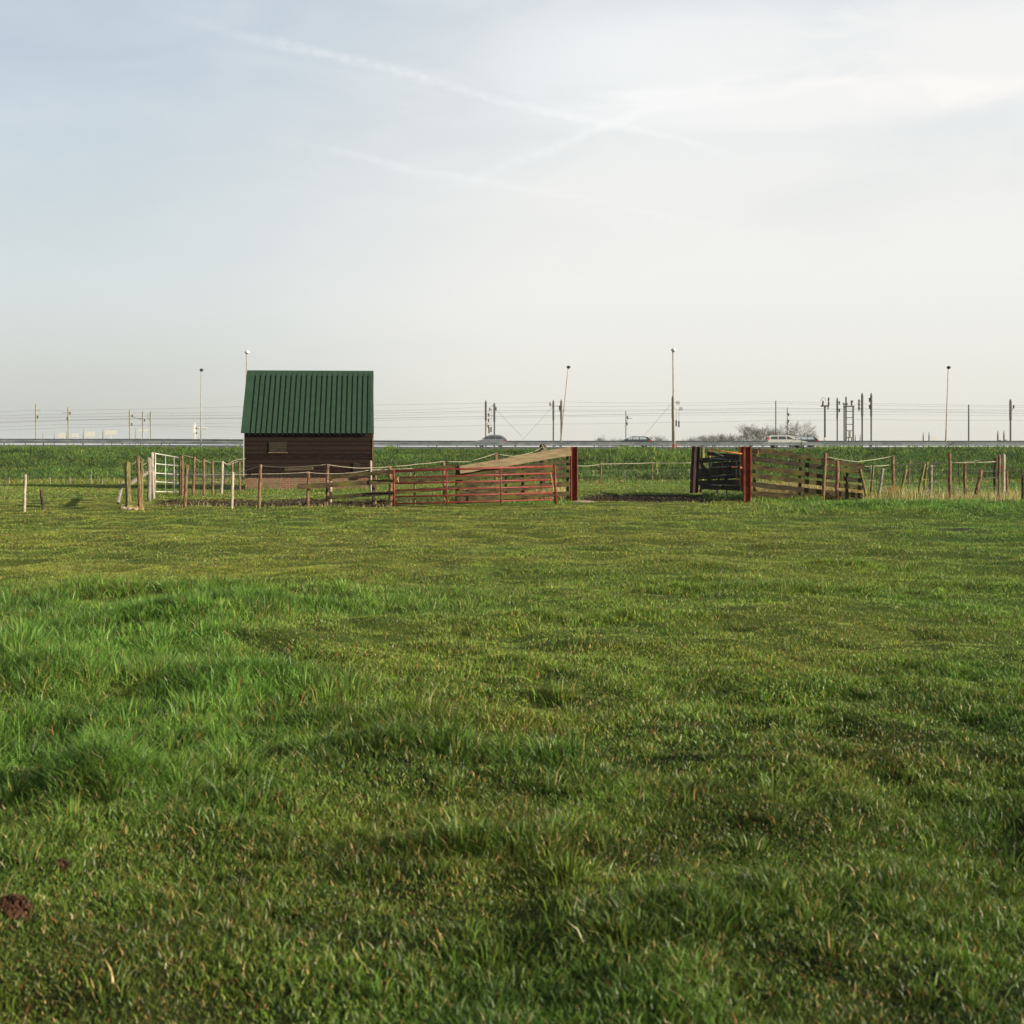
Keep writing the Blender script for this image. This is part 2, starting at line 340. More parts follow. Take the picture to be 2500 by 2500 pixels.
def dry(x, y):                              # 0 lush .. 1 dry, tired turf
    v = .5 + .35 * vnoise(x, y, 3.1, 11) + .25 * vnoise(x, y, 1.0, 12)
    v = v + .35 * sst(y, 13, 20) * (1 - sst(x, 3, 9)) - .25 * sst(x / np.maximum(y, 1), .22, .34)
    v = v - .55 * lush(x, y) - .35 * sst(y, 43, 47) + .25 * vnoise(x, y * 2, 4.0, 17) * sst(y, 14, 20)
    return np.clip(v, 0, 1)
def lush(x, y):
    u = x / np.maximum(y, 1)
    a = (1 - sst(u, -.21, -.10)) * sst(y, 5.2, 6.6) * (1 - sst(y, 14.5, 17.5))
    b_ = (1 - sst(u, -.05, .06)) * sst(y, 11.8, 12.8) * (1 - sst(y, 14.6, 16.6)) * .6
    c = np.exp(-((u - .02) / .05) ** 2) * sst(y, 5.6, 6.2) * (1 - sst(y, 7.4, 8.0)) * .5
    d = sst(u, .15, .22) * sst(y, 33, 35.0) * (1 - sst(y, 38.5, 40)) * .9
    n = .5 + .5 * vnoise(x * .7, y, .85, 14) + .25 * vnoise(x, y, .35, 15)
    return np.clip(np.maximum.reduce([a, b_, c]) * sst(n, .15, .75) * .75 + d + np.clip(ridge(x, y) * 9, 0, 1) * .8, 0, 1)
xs = axis(-5, 5, .085, -1700, 1700, 1.045)
ys = axis(2.6, 12, .075, -300, 1700, 1.018, (145.9, 146, 149.9, 150.2, 150.4, 201.6, 201.8, 206, 230))
XX, YY = np.meshgrid(xs, ys); ZZ = ground_z(XX, YY); ny, nx = XX.shape
me = bpy.data.meshes.new('ground'); me.vertices.add(nx * ny)
me.vertices.foreach_set('co', np.stack([XX, YY, ZZ], -1).ravel())
ii = (np.arange(ny - 1)[:, None] * nx + np.arange(nx - 1)[None, :]).ravel()
q = np.stack([ii, ii + 1, ii + nx + 1, ii + nx], -1); me.loops.add(q.size); me.loops.foreach_set('vertex_index', q.ravel().astype(np.int32))
me.polygons.add(len(q)); me.polygons.foreach_set('loop_start', (np.arange(len(q)) * 4).astype(np.int32)); me.update(calc_edges=True)
me.polygons.foreach_set('use_smooth', np.ones(len(q), bool))
dr = dry(XX, YY).ravel()[:, None]; far = sst(YY, 60, 66).ravel()[:, None]; mk = mudmask(XX, YY).ravel()
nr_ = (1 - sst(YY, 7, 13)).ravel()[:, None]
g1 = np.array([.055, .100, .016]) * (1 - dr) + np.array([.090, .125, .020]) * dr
g1 = g1 * (1 - nr_) + nr_ * (np.array([.022, .038, .009]) * (1 - dr) + np.array([.040, .048, .013]) * dr)  # shadowed gaps painted: near ground colour darkened under the blades
pen_ = (sst(YY, 43, 47) * (1 - sst(YY, 60, 66))).ravel()[:, None]; g1 = g1 * (1 - pen_) + np.array([.085, .135, .030]) * pen_
g1 = g1 * (1 - far) + np.array([.030, .055, .018]) * far
colr = np.concatenate([g1, np.ones((len(g1), 1))], 1)
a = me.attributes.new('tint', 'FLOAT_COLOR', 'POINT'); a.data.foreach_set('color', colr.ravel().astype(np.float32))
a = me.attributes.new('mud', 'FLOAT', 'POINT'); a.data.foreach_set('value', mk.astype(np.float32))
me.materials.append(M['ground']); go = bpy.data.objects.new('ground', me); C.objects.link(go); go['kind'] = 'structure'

# ------------------------------------------------------------------ road on the embankment
def strip(name, m_, y0, y1, dz, x0=-400, x1=420):
    mb = MB(); xx = [x0 + (x1 - x0) * i / 164 for i in range(165)]; vs = []
    for x in xx: vs += [(x, y0, road_z(x, y0) + dz), (x, y1, road_z(x, y1) + dz)]
    mb.add(vs, [(2 * i, 2 * i + 2, 2 * i + 3, 2 * i + 1) for i in range(164)]); return mb.build(name, m_)
tag(strip('road', M['asphalt'], 150.5, 201.5, .0), kind='structure')
for i, yy in enumerate((153.0, 163.2, 184.0, 198.6)):
    tag(strip('road_marking', M['white'], yy, yy + .22, .006), kind='structure')

def guardrail(y, x0, x1, label, two_beams, dz=0.0):
    root = thing('guardrail', (0, y, road_z(0, y)), label, 'guardrail', None)
    mb = MB(); n = 120; prof = [(0, .0), (.05, .02), (-.05, .07), (-.05, .12), (.05, .17), (-.05, .22), (-.05, .27), (.05, .32), (0, .34)]
    for zt in ((.36,) if two_beams else (.50,)):
        vs = []
        for i in range(n + 1):
            x = x0 + (x1 - x0) * i / n
            for (py_, pz) in prof: vs.append((x, y + py_, road_z(x, y) + dz + zt + pz * (1 if zt > .1 else .7)))
        k = len(prof); fs = [(i * k + j, (i + 1) * k + j, (i + 1) * k + j + 1, i * k + j + 1) for i in range(n) for j in range(k - 1)]
        mb.add(vs, fs)
    mb.build('beam', M['guard'] if two_beams else M['guard_post'], root)
    step = 4.0; cnt = int((x1 - x0) / step)
    near = MB()
    idx = [k for k in range(cnt)]; idx.sort(key=lambda k: abs(x0 + step * k)); show = set(idx[:60])
    rest = MB(); proto = None
    for k in range(cnt):
        x = x0 + step * k + .37; z = road_z(x, y) + dz
        if k in show:
            if proto is None:
                proto = MB().box(-.05, .05, .035, .15, -.25, .74).build('post', M['guard_post'], root); o = proto
                proto.location = Vector((x, y, z)) - root.location
                for v in proto.data.vertices: v.co += root.location
            else:
                o = proto.copy(); C.objects.link(o); o.parent = root; o.location = Vector((x, y, z)) - root.location
        else: rest.box(x - .05, x + .05, y + .035, y + .15, z - .25, z + .74)
    r_ = rest.build('distant_posts', M['guard_post'], root); r_['kind'] = 'stuff'
    return root
guardrail(148.6, -200, 240, 'long galvanised guardrail along the near road edge above the green bank', True)
guardrail(203.2, -260, 300, 'long galvanised guardrail on the far road edge behind the cars', False, 0.0)

# ------------------------------------------------------------------ cars
def car(px, d, direction, paint, label, L=4.6, H=1.46, kind='wagon', wpx=None):
    x = (px - 1250) * d / F; z = road_z(x, d)
    name = {'wagon': 'estate_car', 'hatch': 'hatchback_car', 'suv': 'family_car'}[kind]
    root = thing(name, (x, d, z), label, 'car', 'cars driving along the road')
    h = L / 2; s = direction
    if kind == 'wagon':
        low = [(-h, .42), (-h, .85), (-h + .03, .98), (h - 1.45, .98), (h - .9, .90), (h - .15, .74), (h, .60), (h, .38), (h - .1, .28), (-h + .1, .28)]
        top = [(-h + .05, .97), (-h + .22, 1.40), (-h + .5, H), (h - 2.35, H), (h - 2.05, H - .05), (h - 1.20, .97)]
        win = [[(-h + .30, 1.02), (-h + .40, 1.34), (-h + 1.15, 1.36), (-h + 1.15, 1.0)], [(-h + 1.25, 1.0), (-h + 1.25, 1.36), (-h + 2.05, 1.36), (-h + 2.15, 1.0)],
               [(-h + 2.25, 1.0), (-h + 2.18, 1.36), (-h + 2.42, 1.36), (-h + 3.05, 1.0)]]
    else:
        low = [(-h, .42), (-h, .80), (-h + .05, .98), (h - 1.5, .98), (h - .85, .88), (h - .12, .68), (h, .55), (h, .36), (h - .1, .26), (-h + .1, .26)]
        top = [(-h + .08, .97), (-h + .50, 1.33), (-h + .95, H - .03), (h - 2.2, H), (h - 1.9, H - .04), (h - .98, .97)]
        win = [[(-h + .55, 1.02), (-h + .72, 1.29), (-h + 1.45, 1.34), (-h + 1.45, 1.0)], [(-h + 1.53, 1.0), (-h + 1.53, 1.35), (-h + 2.25, 1.36), (-h + 2.3, 1.0)],
               [(-h + 2.38, 1.0), (-h + 2.33, 1.36), (-h + 2.62, 1.34), (-h + 3.22, 1.0)]]
    if kind == 'suv':
        low = [(a_, z_ + (.08 if z_ > .5 else .02)) for a_, z_ in low]; top = [(a_, z_ + .1) for a_, z_ in top]; win = [[(a_, z_ + .08) for a_, z_ in w_] for w_ in win]
    def T(a_, y_, z_): return Vector((x + s * a_, d + y_, z + z_))
    def ext(poly, w0, w1, zlo, zhi):
        mb = MB(); n = len(poly); vs = []
        for sgn in (-1, 1):
            for (a_, z_) in poly:
                k = (z_ - zlo) / (zhi - zlo); vs.append(T(a_, sgn * (w0 + (w1 - w0) * k), z_))
        fs = [tuple(range(n)), tuple(range(2 * n - 1, n - 1, -1))] + [(i, (i + 1) % n, n + (i + 1) % n, n + i) for i in range(n)]
        return mb.add(vs, fs)
    bd = ext(low, .88, .86, .26, 1.0)
    bt = ext(top, .84, .62, .97, H)
    bd.add(bt.v, bt.f)
    body = bd.build('body', paint, root)
    for w_ in win:
        for sgn in (-1, 1):
            mb = MB(); vs = []
            for dy in (0, .012):
                for (a_, z_) in w_:
                    k = (z_ - .97) / (H - .97); vs.append(T(a_, sgn * (.84 + (.62 - .84) * k + .004 + dy), z_))
            n = 4; mb.add(vs, [tuple(range(n)), tuple(range(n, 2 * n))] + [(i, (i + 1) % n, n + (i + 1) % n, n + i) for i in range(n)])
            mb.build('window', M['glass_sky'] if paint in (M['paint_dark'], M['paint_black']) else M['glass'], root)
    a0, z0 = top[-1]; a1, z1 = top[-2]
    for nm, (p0, p1) in {'windscreen': (top[-1], top[-2]), 'rear_window': (top[0], top[1])}.items():
        q = [(p0[0] * .97 + p1[0] * .03, p0[1] + .03), (p1[0], p1[1] - .04)]
        o_ = .012 if nm == 'windscreen' else -.012
        mb = MB(); vs = [T(q[0][0] + o_, -.74, q[0][1]), T(q[0][0] + o_, .74, q[0][1]), T(q[1][0] + o_, .60, q[1][1]), T(q[1][0] + o_, -.60, q[1][1])]
        vs2 = [v - Vector((s * o_ * .9, 0, 0)) for v in vs]; mb.add(vs + vs2, [(0, 1, 2, 3), (7, 6, 5, 4), (0, 4, 5, 1), (1, 5, 6, 2), (2, 6, 7, 3), (3, 7, 4, 0)])
        mb.build(nm, M['glass'], root)
    for a_ in (-h + .85, h - .92):
        for sgn in (-1, 1):
            t = MB().tube([T(a_, sgn * .70, .32), T(a_, sgn * .90, .32)], .32, 18).build('wheel', M['tyre'], root)
            MB().tube([T(a_, sgn * .88, .32), T(a_, sgn * .915, .32)], .20, 14).build('rim', M['rim'], t)
    for sgn in (-1, 1):
        mb = MB(); c0 = T(-h + .02, sgn * .76, .0); tall = .45 if kind == 'wagon' else .20
        zz = .80 if kind == 'wagon' else .76
        if kind == 'wagon': mb.beam(T(-h + .00, sgn * .78, zz), T(-h + .14, sgn * .74, zz + tall), .13, .16)
        else: mb.box(min(c0.x, c0.x + s * .2) - .04, max(c0.x, c0.x + s * .2), c0.y - .12, c0.y + .125, z + zz, z + zz + tall)
        mb.build('tail_light', M['redlight'], root)
        c1 = T(h - .12, sgn * .70, .60); MB().ball(c1, .13, .17, .07).build('headlight', M['headlight'], root)
        c2 = T(h - 1.42, sgn * .93, 1.02); MB().ball(c2, .09, .09, .07).build('wing_mirror', paint, root)
    return root
car(1921, 173, 1, M['paint_cream'], 'cream estate car with a red tail light driving right along the road', 4.7, 1.48, 'wagon')
car(1546, 184, -1, M['paint_dark'], 'dark green hatchback driving left on the road behind the gate opening', 4.4, 1.42, 'hatch')
car(1198, 190, -1, M['paint_grey'], 'silver grey car on the road between the shed and the tall plank', 4.2, 1.52, 'suv')
car(1956, 192, -1, M['paint_black'], 'dark car with a red rear light half hidden behind the cream estate car', 4.3, 1.40, 'hatch')

# ------------------------------------------------------------------ lamp columns
def lamp(px0, py0, px1, py1, d, r, label, head='dark', marker=False):
    a_, c_ = P(px0, py0, d), P(px1, py1, d)
    base = a_ + (a_ - c_).normalized() * .6 if not marker else a_
    root = thing('lamp_column', base, label, 'lamp post', 'lamp columns along the road')
    MB().tube([base, base.lerp(c_, .3), c_], [r * 1.35, r * 1.15, r * .7], 10).build('column', M['lamp'], root, True)
    hd = MB(); hd.ball(c_ + Vector((.05, 0, .12)),   .22, .34, .17)
    hd.build('lamp_head', M['lamp_head'] if head == 'dark' else M['lamp_white'], root, True)
    MB().tube([c_ + Vector((0, 0, -.15)), c_ + Vector((.03, 0, .06))], r * .9, 8).build('neck', M['lamp'], root)
    if marker:
        mb = MB()
        for dx in (-.16, .16): mb.beam(base + Vector((dx * 1.5, -.1, -.05)), base + Vector((dx * 1.0, -.1, .42)), .07, .03)
        mb.build('base_marker', M['redlight'], root)
    return root
lamp(491, 1078, 491, 906, 160, .065, 'pale lamp column with a small dark head left of the shed')
lamp(602, 1078, 602, 863, 128, .075, 'pale lamp column showing just above the left end of the green roof', 'white')
lamp(1369, 1078, 1387, 899, 158, .065, 'leaning pale lamp column with a dark round head above the gate plank')
lamp(1646, 1096, 1643, 858, 128, .085, 'tallest pale lamp column, standing at the bank edge over the gate opening', 'white', True)
lamp(2309, 1080, 2315, 900, 158, .065, 'pale lamp column with a dark round head near the right edge')

# ------------------------------------------------------------------ railway masts
MG = 'overhead line masts along the railway'
def mast(px, top, d, w, label, m_='mast', up=True, arms=(), name='railway_mast', extra=None):
    a_ = P(px, 1095, d); a_.z = .2; c_ = P(px, top, d)
    root = thing(name, a_, label, 'railway mast', MG)
    r = w * d / F / 2
    mid = P(px, HZ - (HZ - top) * .58, d)
    MB().tube([a_, mid], [r * .82, r * .82], 6).build('pole', M[m_], root)
    if up: MB().tube([mid, c_.lerp(mid, .12), c_], [r * 1.12, r * 1.12, r * .35], 6).build('upper_section', M['mast'] if m_ != 'mast_pale' else M[m_], root)
    else: MB().tube([mid, c_], [r * .8, r * .7], 6).build('upper_section', M[m_], root)
    for (y_, dx, y2, ins) in arms:
        e = P(px + dx, y2, d); s_ = P(px, y_, d)
        MB().tube([s_, e], .045, 5).build('bracket_arm', M['mast'], root)
        if ins: MB().tube([e + Vector((0, 0, -.35)), e + Vector((0, 0, .30))], [.10, .16, ][:2], 7).build('insulator', M['insul'], root)
    return root
def dmast(top, hgt=9.2): return hgt * F / (HZ - top)
mast(88, 985, dmast(985), 4.5, 'pale blurred railway mast, leftmost in view', 'mast_pale', arms=((1000, 8, 1003, 0), (1018, 4, 1018, 1)))
mast(167, 993, dmast(993), 4.5, 'pale railway mast, second from the left edge', 'mast_pale', arms=((1008, -14, 1008, 0), (1008, 4, 1009, 1), (1021, -3, 1022, 1)))
mast(317, 999, dmast(999, 9.2), 4.5, 'grey railway mast, left one of the group of three', 'mast_pale', arms=((1016, 6, 1015, 1), (1037, 5, 1036, 1), (1015, 26, 1025, 0)))
mast(349, 1003, dmast(1003, 9.2), 4.2, 'grey railway mast in the middle of the group of three', 'mast_pale', arms=((1022, -12, 1022, 0), (1030, 4, 1026, 1)))
mast(368, 1003, dmast(1003, 9.2), 4.2, 'grey railway mast, right one of the group of three', 'mast_pale', arms=((1014, -9, 1012, 0), (1030, -9, 1016, 0)))
mast(1186, 977, dmast(977), 4.5, 'tall railway mast with tan foot above the silver grey car', 'mast_tan', arms=((1013, 7, 1013, 1), (1026, 7, 1026, 1), (1041, 6, 1030, 0), (1041, 6, 1041, 1)))
mast(1207, 983, dmast(983), 4.5, 'dark railway mast with busy brackets, right of the tan footed mast', 'mast', arms=((990, -9, 991, 0), (1000, -11, 999, 1), (1014, -14, 1013, 1), (1001, 4, 998, 1)))
mast(1351, 976, dmast(976), 4.2, 'railway mast with a guy wire, left of the leaning lamp column', 'mast', arms=((992, -8, 987, 1), (992, 18, 991, 0)))
mast(1370, 975, dmast(975), 4.2, 'railway mast right behind the leaning lamp column', 'mast', arms=((994, -4, 994, 1), (1004, -3, 1000, 1), (1005, 10, 1000, 0)))
mast(1528, 1003, 300, 2.8, 'thin railway mast above the dark hatchback', 'mast', False, arms=((1019, 4, 1019, 1), (1035, 3, 1035, 1), (1032, 7, 1021, 0), (1021, 16, 1022, 0)))
mast(1642, 966, dmast(966), 4.5, 'railway mast directly behind the tallest lamp column', 'mast', arms=((983, 10, 982, 0), (997, 8, 997, 0)))
mast(1894, 978, dmast(978), 3.4, 'plain railway mast above the cream estate car', 'mast', False)
mast(1922, 995, 300, 2.6, 'thin railway mast in front of the round bare tree', 'mast', False, arms=((1012, 3, 1012, 1), (1028, 3, 1028, 1), (1012, 9, 1013, 0)))
mast(2044, 970, dmast(970), 3.8, 'railway mast between the signal post and the ladder gantry', 'mast', arms=((983, 5, 984, 1), (1000, 5, 1002, 1)))
mast(2105, 959, dmast(959), 5.2, 'stout dark railway mast right of the ladder gantry', 'mast', arms=((979, -8, 980, 1), (988, -8, 989, 1), (996, -8, 998, 1)))
mast(2127, 959, dmast(959), 4.8, 'stout dark railway mast, rightmost of the dense signal group', 'mast', arms=((976, -4, 976, 1), (992, -4, 993, 1)))
mast(2365, 988, dmast(988), 4.6, 'plain dark grey railway mast right of the rightmost lamp column', 'mast', False)
mast(2467, 974, dmast(974), 5.6, 'thick grey railway mast with a bracket at the right edge', 'mast', arms=((994, 8, 993, 1), (1010, 6, 996, 0)))
SG = 'short distant posts seen over the guardrail'
for i, (px, top, w, lb) in enumerate(((105, 1056, 3, 'small faint post right of the leftmost mast'), (133, 1053, 4, 'small grey post halfway between the two leftmost masts'),
        (163, 1052, 4, 'short post close against the second mast from the left'), (204, 1048, 5, 'short pale post with a white board, left of its twin'),
        (252, 1046, 6, 'short brownish post with a long white board'), (331, 1044, 3.5, 'short post with insulators inside the group of three masts'),
        (2088, 1060, 3, 'tiny post just right of the ladder gantry'), (2100, 1060, 3, 'tiny post touching the left side of the stout mast'),
        (2254, 1056, 4, 'tiny dark post, left of the pair left of the rightmost lamp column'), (2268, 1055, 4, 'tiny dark post, right of the pair left of the rightmost lamp column'),
        (2436, 1052, 5, 'short grey post, left of the pair by the right edge mast'), (2451, 1051, 5, 'short grey post, right of the pair by the right edge mast'))):
    d = 430; a_ = P(px, 1095, d); a_.z = .2; c_ = P(px, top, d); r = w * d / F / 2
    mb = MB().tube([a_, c_.lerp(a_, .25), c_], [r * .7, r * .8, r * .3], 6)
    mb.tube([c_.lerp(a_, .45) + Vector((0, 0, 0)), c_.lerp(a_, .45) + Vector((r * 3, 0, .2))], r * .4, 5)
    tag(centre(mb.build('distant_post', M['mast_pale'] if px < 400 else M['mast'])), lb, 'post', SG)
for (x0, x1, y0, y1, lb) in ((143, 158, 1057, 1070, 'faint white board, leftmost over the guardrail'), (176, 190, 1058, 1068, 'faint white board right of the second mast'),
        (208, 230, 1054, 1066, 'white board beside the short pale post'), (257, 284, 1051, 1061, 'long white board beside the brownish post'),
        (338, 361, 1048, 1053, 'thin white board across the middle mast of three'), (2273, 2288, 1064, 1074, 'small white board right of the tiny dark pair'), (1754, 1770, 1069, 1079, 'small cream board in front of the bare trees')):
    a_, c_ = P(x0, y1, 425), P(x1, y0, 425)
    mb = MB().box(a_.x, c_.x, 425, 425.15, a_.z, c_.z); mx = (a_.x + c_.x) / 2
    mb.box(mx - .1, mx + .1, 425.16, 425.3, .2, a_.z + .2)
    tag(centre(mb.build('white_board', M['signwhite'])), lb, 'board', 'white boards beyond the road')
# white cantilever mast left of the shed
d = 262; root = thing('white_cantilever_post', P(475, 1100, d), 'white post with a narrow panel and side arm beside the left lamp column', 'railway mast')
MB().tube([P(475, 1105, d), P(475.5, 1032, d)], .11, 8).build('post', M['signwhite'], root)
a_, c_ = P(471.5, 1056, d), P(476, 1037, d)
MB().box(a_.x, c_.x, d - .25, d - .12, a_.z, c_.z).build('panel', M['signwhite'], root)
MB().tube([P(481, 1045, d), P(505, 1046, d)], .14, 6).build('arm', M['signwhite'], root)
MB().tube([P(480, 1056, d), P(488, 1049, d)], .10, 6).build('brace', M['signwhite'], root)
mb = MB(); mb.ball(P(480.5, 1045.5, d), .16, .16, .2); mb.ball(P(480, 1057, d), .16, .16, .2); mb.build('insulator', M['insul'], root)
MB().tube([P(476, 1045.5, d), P(481, 1045.5, d)], .05, 5).build('rod', M['mast'], root)
# signal post
d = 262; root = thing('signal_post', P(2014, 1095, d), 'railway signal post with a platform and two tall black signal heads', 'signal')
MB().tube([P(2014, 1090, d), P(2014, 993, d)], .17, 8).build('post', M['mast'], root)
a_, c_ = P(2005, 993, d), P(2023, 989.5, d); MB().box(a_.x, c_.x, d - .5, d + .5, a_.z, c_.z).build('platform', M['mast'], root)
for (x0, x1, y0, y1) in ((2005.5, 2009, 980, 991), (2019.5, 2023, 972, 980), (2019.5, 2023, 982, 990)):
    a_, c_ = P(x0, y1, d), P(x1, y0, d); mb = MB().box(a_.x, c_.x, d - .65, d - .52, a_.z, c_.z); mb.ball(((a_.x + c_.x) / 2, d - .66, c_.z), (c_.x - a_.x) / 2, .06, .12)
    mb.build('signal_head', M['beam_dark'], root)
MB().tube([P(2011 + 6 * math.cos(t * .35) - 1, 980 - 9 * math.sin(t * .35), d - .5) for t in range(0, 10)], .035, 5).build('guard_hoop', M['mast'], root)
MB().box(P(2012, 0, d).x, P(2017, 0, d).x, d - .3, d + .3, P(0, 1076, d).z, P(0, 1068, d).z).build('cabinet', M['signwhite'], root)
a_ = P(2022, 992, d); MB().tube([a_, P(2021, 1000, d)], .10, 6).build('hanging_box', M['mast'], root)
# ladder gantry
d = 262; root = thing('ladder_gantry', P(2073, 1095, d), 'three legged steel frame with ladder rungs between the railway masts', 'gantry')
for x_, t_, r_ in ((2061, 991, .13), (2065.5, 969, .15), (2083, 991, .15)): MB().tube([P(x_, 1088, d), P(x_, t_, d)], r_, 7).build('leg', M['mast'], root)
for y_ in (1004, 1019.5, 1036, 1051.5, 1068.5): MB().tube([P(2067, y_, d), P(2082, y_, d)], .07, 5).build('rung', M['mast'], root)
a_, c_ = P(2059.5, 993.5, d), P(2085, 990.5, d); MB().box(a_.x, c_.x, d - .4, d + .4, a_.z, c_.z).build('platform', M['mast'], root)
MB().box(P(2072.5, 0, d).x, P(2076.5, 0, d).x, d - .3, d + .3, P(0, 1068, d).z, P(0, 1052, d).z).build('cabinet', M['mast_pale'], root)
for x_ in (2071.5, 2078.5): MB().tube([P(x_, 1088, d), P(x_, 1068, d)], .09, 6).build('cabinet_leg', M['mast'], root)
for (p, q) in (((2058.5, 984), (2062, 989)), ((2066.5, 984), (2068.5, 989)), ((2079, 978), (2079.5, 990)), ((2077, 981), (2082.5, 979))):
    MB().tube([P(*p, d), P(*q, d)], .16, 6).build('insulator', M['mast'], root)

# overhead wires: hung from mast to mast
def wire(pts, r, label, sag=2.0, name='overhead_wire', d=262, grp='overhead railway wires', sub=8):
    out = []
    for (x0, y0), (x1, y1) in zip(pts[:-1], pts[1:]):
        for k in range(sub):
            t = k / sub; out.append(P(x0 + (x1 - x0) * t, y0 + (y1 - y0) * t + sag * 4 * t * (1 - t), d))
    out.append(P(*pts[-1], d)); return tag(centre(MB().tube(out, r, 4).build(name, M['mast'])), label, 'wire', grp)
wire([(-200, 1012), (88, 1001), (317, 999), (602, 992), (1186, 984), (1370, 981), (1642, 984), (1894, 980), (2105, 984), (2467, 990), (2800, 992)], .013, 'topmost of the overhead railway wires', 1.0)
wire([(-200, 1020), (88, 1012), (317, 1008), (905, 1004), (1186, 993), (1351, 992), (1642, 990), (1894, 984), (2105, 988), (2467, 994), (2800, 996)], .013, 'second overhead railway wire from the top', 1.5)
wire([(-200, 1024), (167, 1018), (317, 1016), (905, 1009), (1186, 1003), (1370, 1001), (1642, 1000), (1894, 996), (2105, 998), (2467, 1001), (2800, 1002)], .018, 'third overhead railway wire from the top', .5)
wire([(-200, 1032), (167, 1024), (317, 1021), (905, 1015), (1186, 1006), (1370, 1004), (1642, 1002), (1894, 999), (2105, 999), (2467, 1004), (2800, 1005)], .013, 'middle overhead railway wire, close under the third', 1.5)
wire([(-200, 1040), (167, 1027), (317, 1023), (905, 1022), (1186, 1017), (1370, 1015), (1642, 1009), (1894, 1006), (2105, 1005), (2467, 1009), (2800, 1010)], .022, 'darkest overhead railway wire, third from the bottom', -.5)
wire([(-200, 1050), (167, 1036), (317, 1038), (905, 1027), (1186, 1022), (1370, 1018), (1642, 1014), (1894, 1013), (2105, 1012), (2467, 1015), (2800, 1016)], .013, 'second overhead railway wire from the bottom', -.5)
wire([(-200, 1056), (167, 1044), (317, 1039), (905, 1044), (1186, 1038), (1370, 1035), (1642, 1031), (1894, 1026), (2105, 1024), (2467, 1026), (2800, 1028)], .014, 'lowest overhead railway wire', 1.0)
wire([(1348, 994), (1272, 1078)], .018, 'slanting guy wire of the mast left of the leaning lamp column', 0, 'guy_wire', 258, 'slanting guy wires', 1)
wire([(1641, 984), (1570, 1066)], .018, 'slanting guy wire of the mast behind the tallest lamp column', 0, 'guy_wire', 258, 'slanting guy wires', 1)
wire([(1211, 1000), (1274, 1066)], .018, 'slanting guy wire falling right from the busy bracket mast', 0, 'guy_wire', 258, 'slanting guy wires', 1)
def weights(px, ys0, lb, wheels=()):
    root = thing('wire_tensioner', P(px, 1060, 264), lb, 'tensioner', 'hanging wire tensioners')
    for i, (dx, y0, y1) in enumerate(ys0): MB().tube([P(px + dx, y1, 264), P(px + dx, y0, 264)], .14, 8).build('weight', M['mast'], root)
    for i, (dx, y0, y1) in enumerate(ys0): MB().tube([P(px + dx, y0, 264), P(px + dx, 1000, 264)], .025, 4).build('rope', M['mast'], root)
    for (wx, wy) in wheels:
        c = P(wx, wy, 264); w_ = MB(); pts = [c + Vector((.30 * math.cos(a * math.pi / 6), 0, .30 * math.sin(a * math.pi / 6))) for a in range(13)]
        w_.tube(pts, .04, 5)
        for a in range(3): w_.tube([pts[a * 2], pts[a * 2 + 6]], .025, 4)
        w_.build('wheel', M['mast'], root)
weights(1194, ((0, 1043, 1058), (5, 1043, 1055)), 'pair of hanging weights between the tan footed and busy bracket masts')
weights(1651, ((0, 1026, 1041), (6.5, 1028, 1043)), 'pair of hanging weights with wheels right of the tallest lamp column', ((1655, 983), (1662, 998)))

# ------------------------------------------------------------------ bare trees far behind the road
def bare_tree(px, top, wpx, d, seed, label):
    rnd = random.Random(seed); base = P(px, 1092, d); base.z = .2; H = P(px, top, d).z - base.z; Wd = wpx * 1.65 * d / F / 2
    root = thing('bare_tree', base, label, 'tree', 'bare trees beyond the road')
    tk = MB(); th = H * rnd.uniform(.22, .32); lean = Vector((rnd.uniform(-.3, .3), rnd.uniform(-.3, .3), 0))
    tk.tube([base, base + Vector((0, 0, th)) + lean * .5], [H * .030, H * .022], 7); tk.build('trunk', M['bark'], root)
    br = MB()
    def grow(p, dr, ln, r, lv):
        q = p + dr * ln; br.tube([p, q], [r, r * .65], 4 if lv > 1 else 3, False)
        if lv == 0: return
        for k in range(3 if lv > 1 else 4):
            nd = (dr + Vector((rnd.gauss(0, .50), rnd.gauss(0, .50), rnd.gauss(.04, .36)))).normalized()
            grow(p.lerp(q, rnd.uniform(.55, 1.0)), nd, ln * rnd.uniform(.62, .82), r * .62, lv - 1)
    top_ = base + Vector((0, 0, th)) + lean * .5; n = 8
    for k in range(n):
        a = 2 * math.pi * k / n + rnd.random(); sp = Wd / H * rnd.uniform(.5, 1.15)
        dr = Vector((math.cos(a) * sp, math.sin(a) * sp, rnd.uniform(.5, 1))).normalized()
        grow(top_ - Vector((0, 0, rnd.uniform(0, th * .4))), dr, H * .22, H * .0058, 5)
    a = np.array([tuple(v) for v in br.v]); mn, mx_ = np.percentile(a, 1, 0), np.percentile(a, 99, 0); sx_ = 2 * Wd / (mx_[0] - mn[0]); sz_ = (base.z + H - top_.z) / (mx_[2] - top_.z)
    br.v = [Vector((top_.x + (v.x - top_.x) * sx_, top_.y + (v.y - top_.y) * sx_, top_.z + (v.z - top_.z) * (sz_ if v.z > top_.z else 1))) for v in br.v]
    br.build('crown', M['bark'], root)
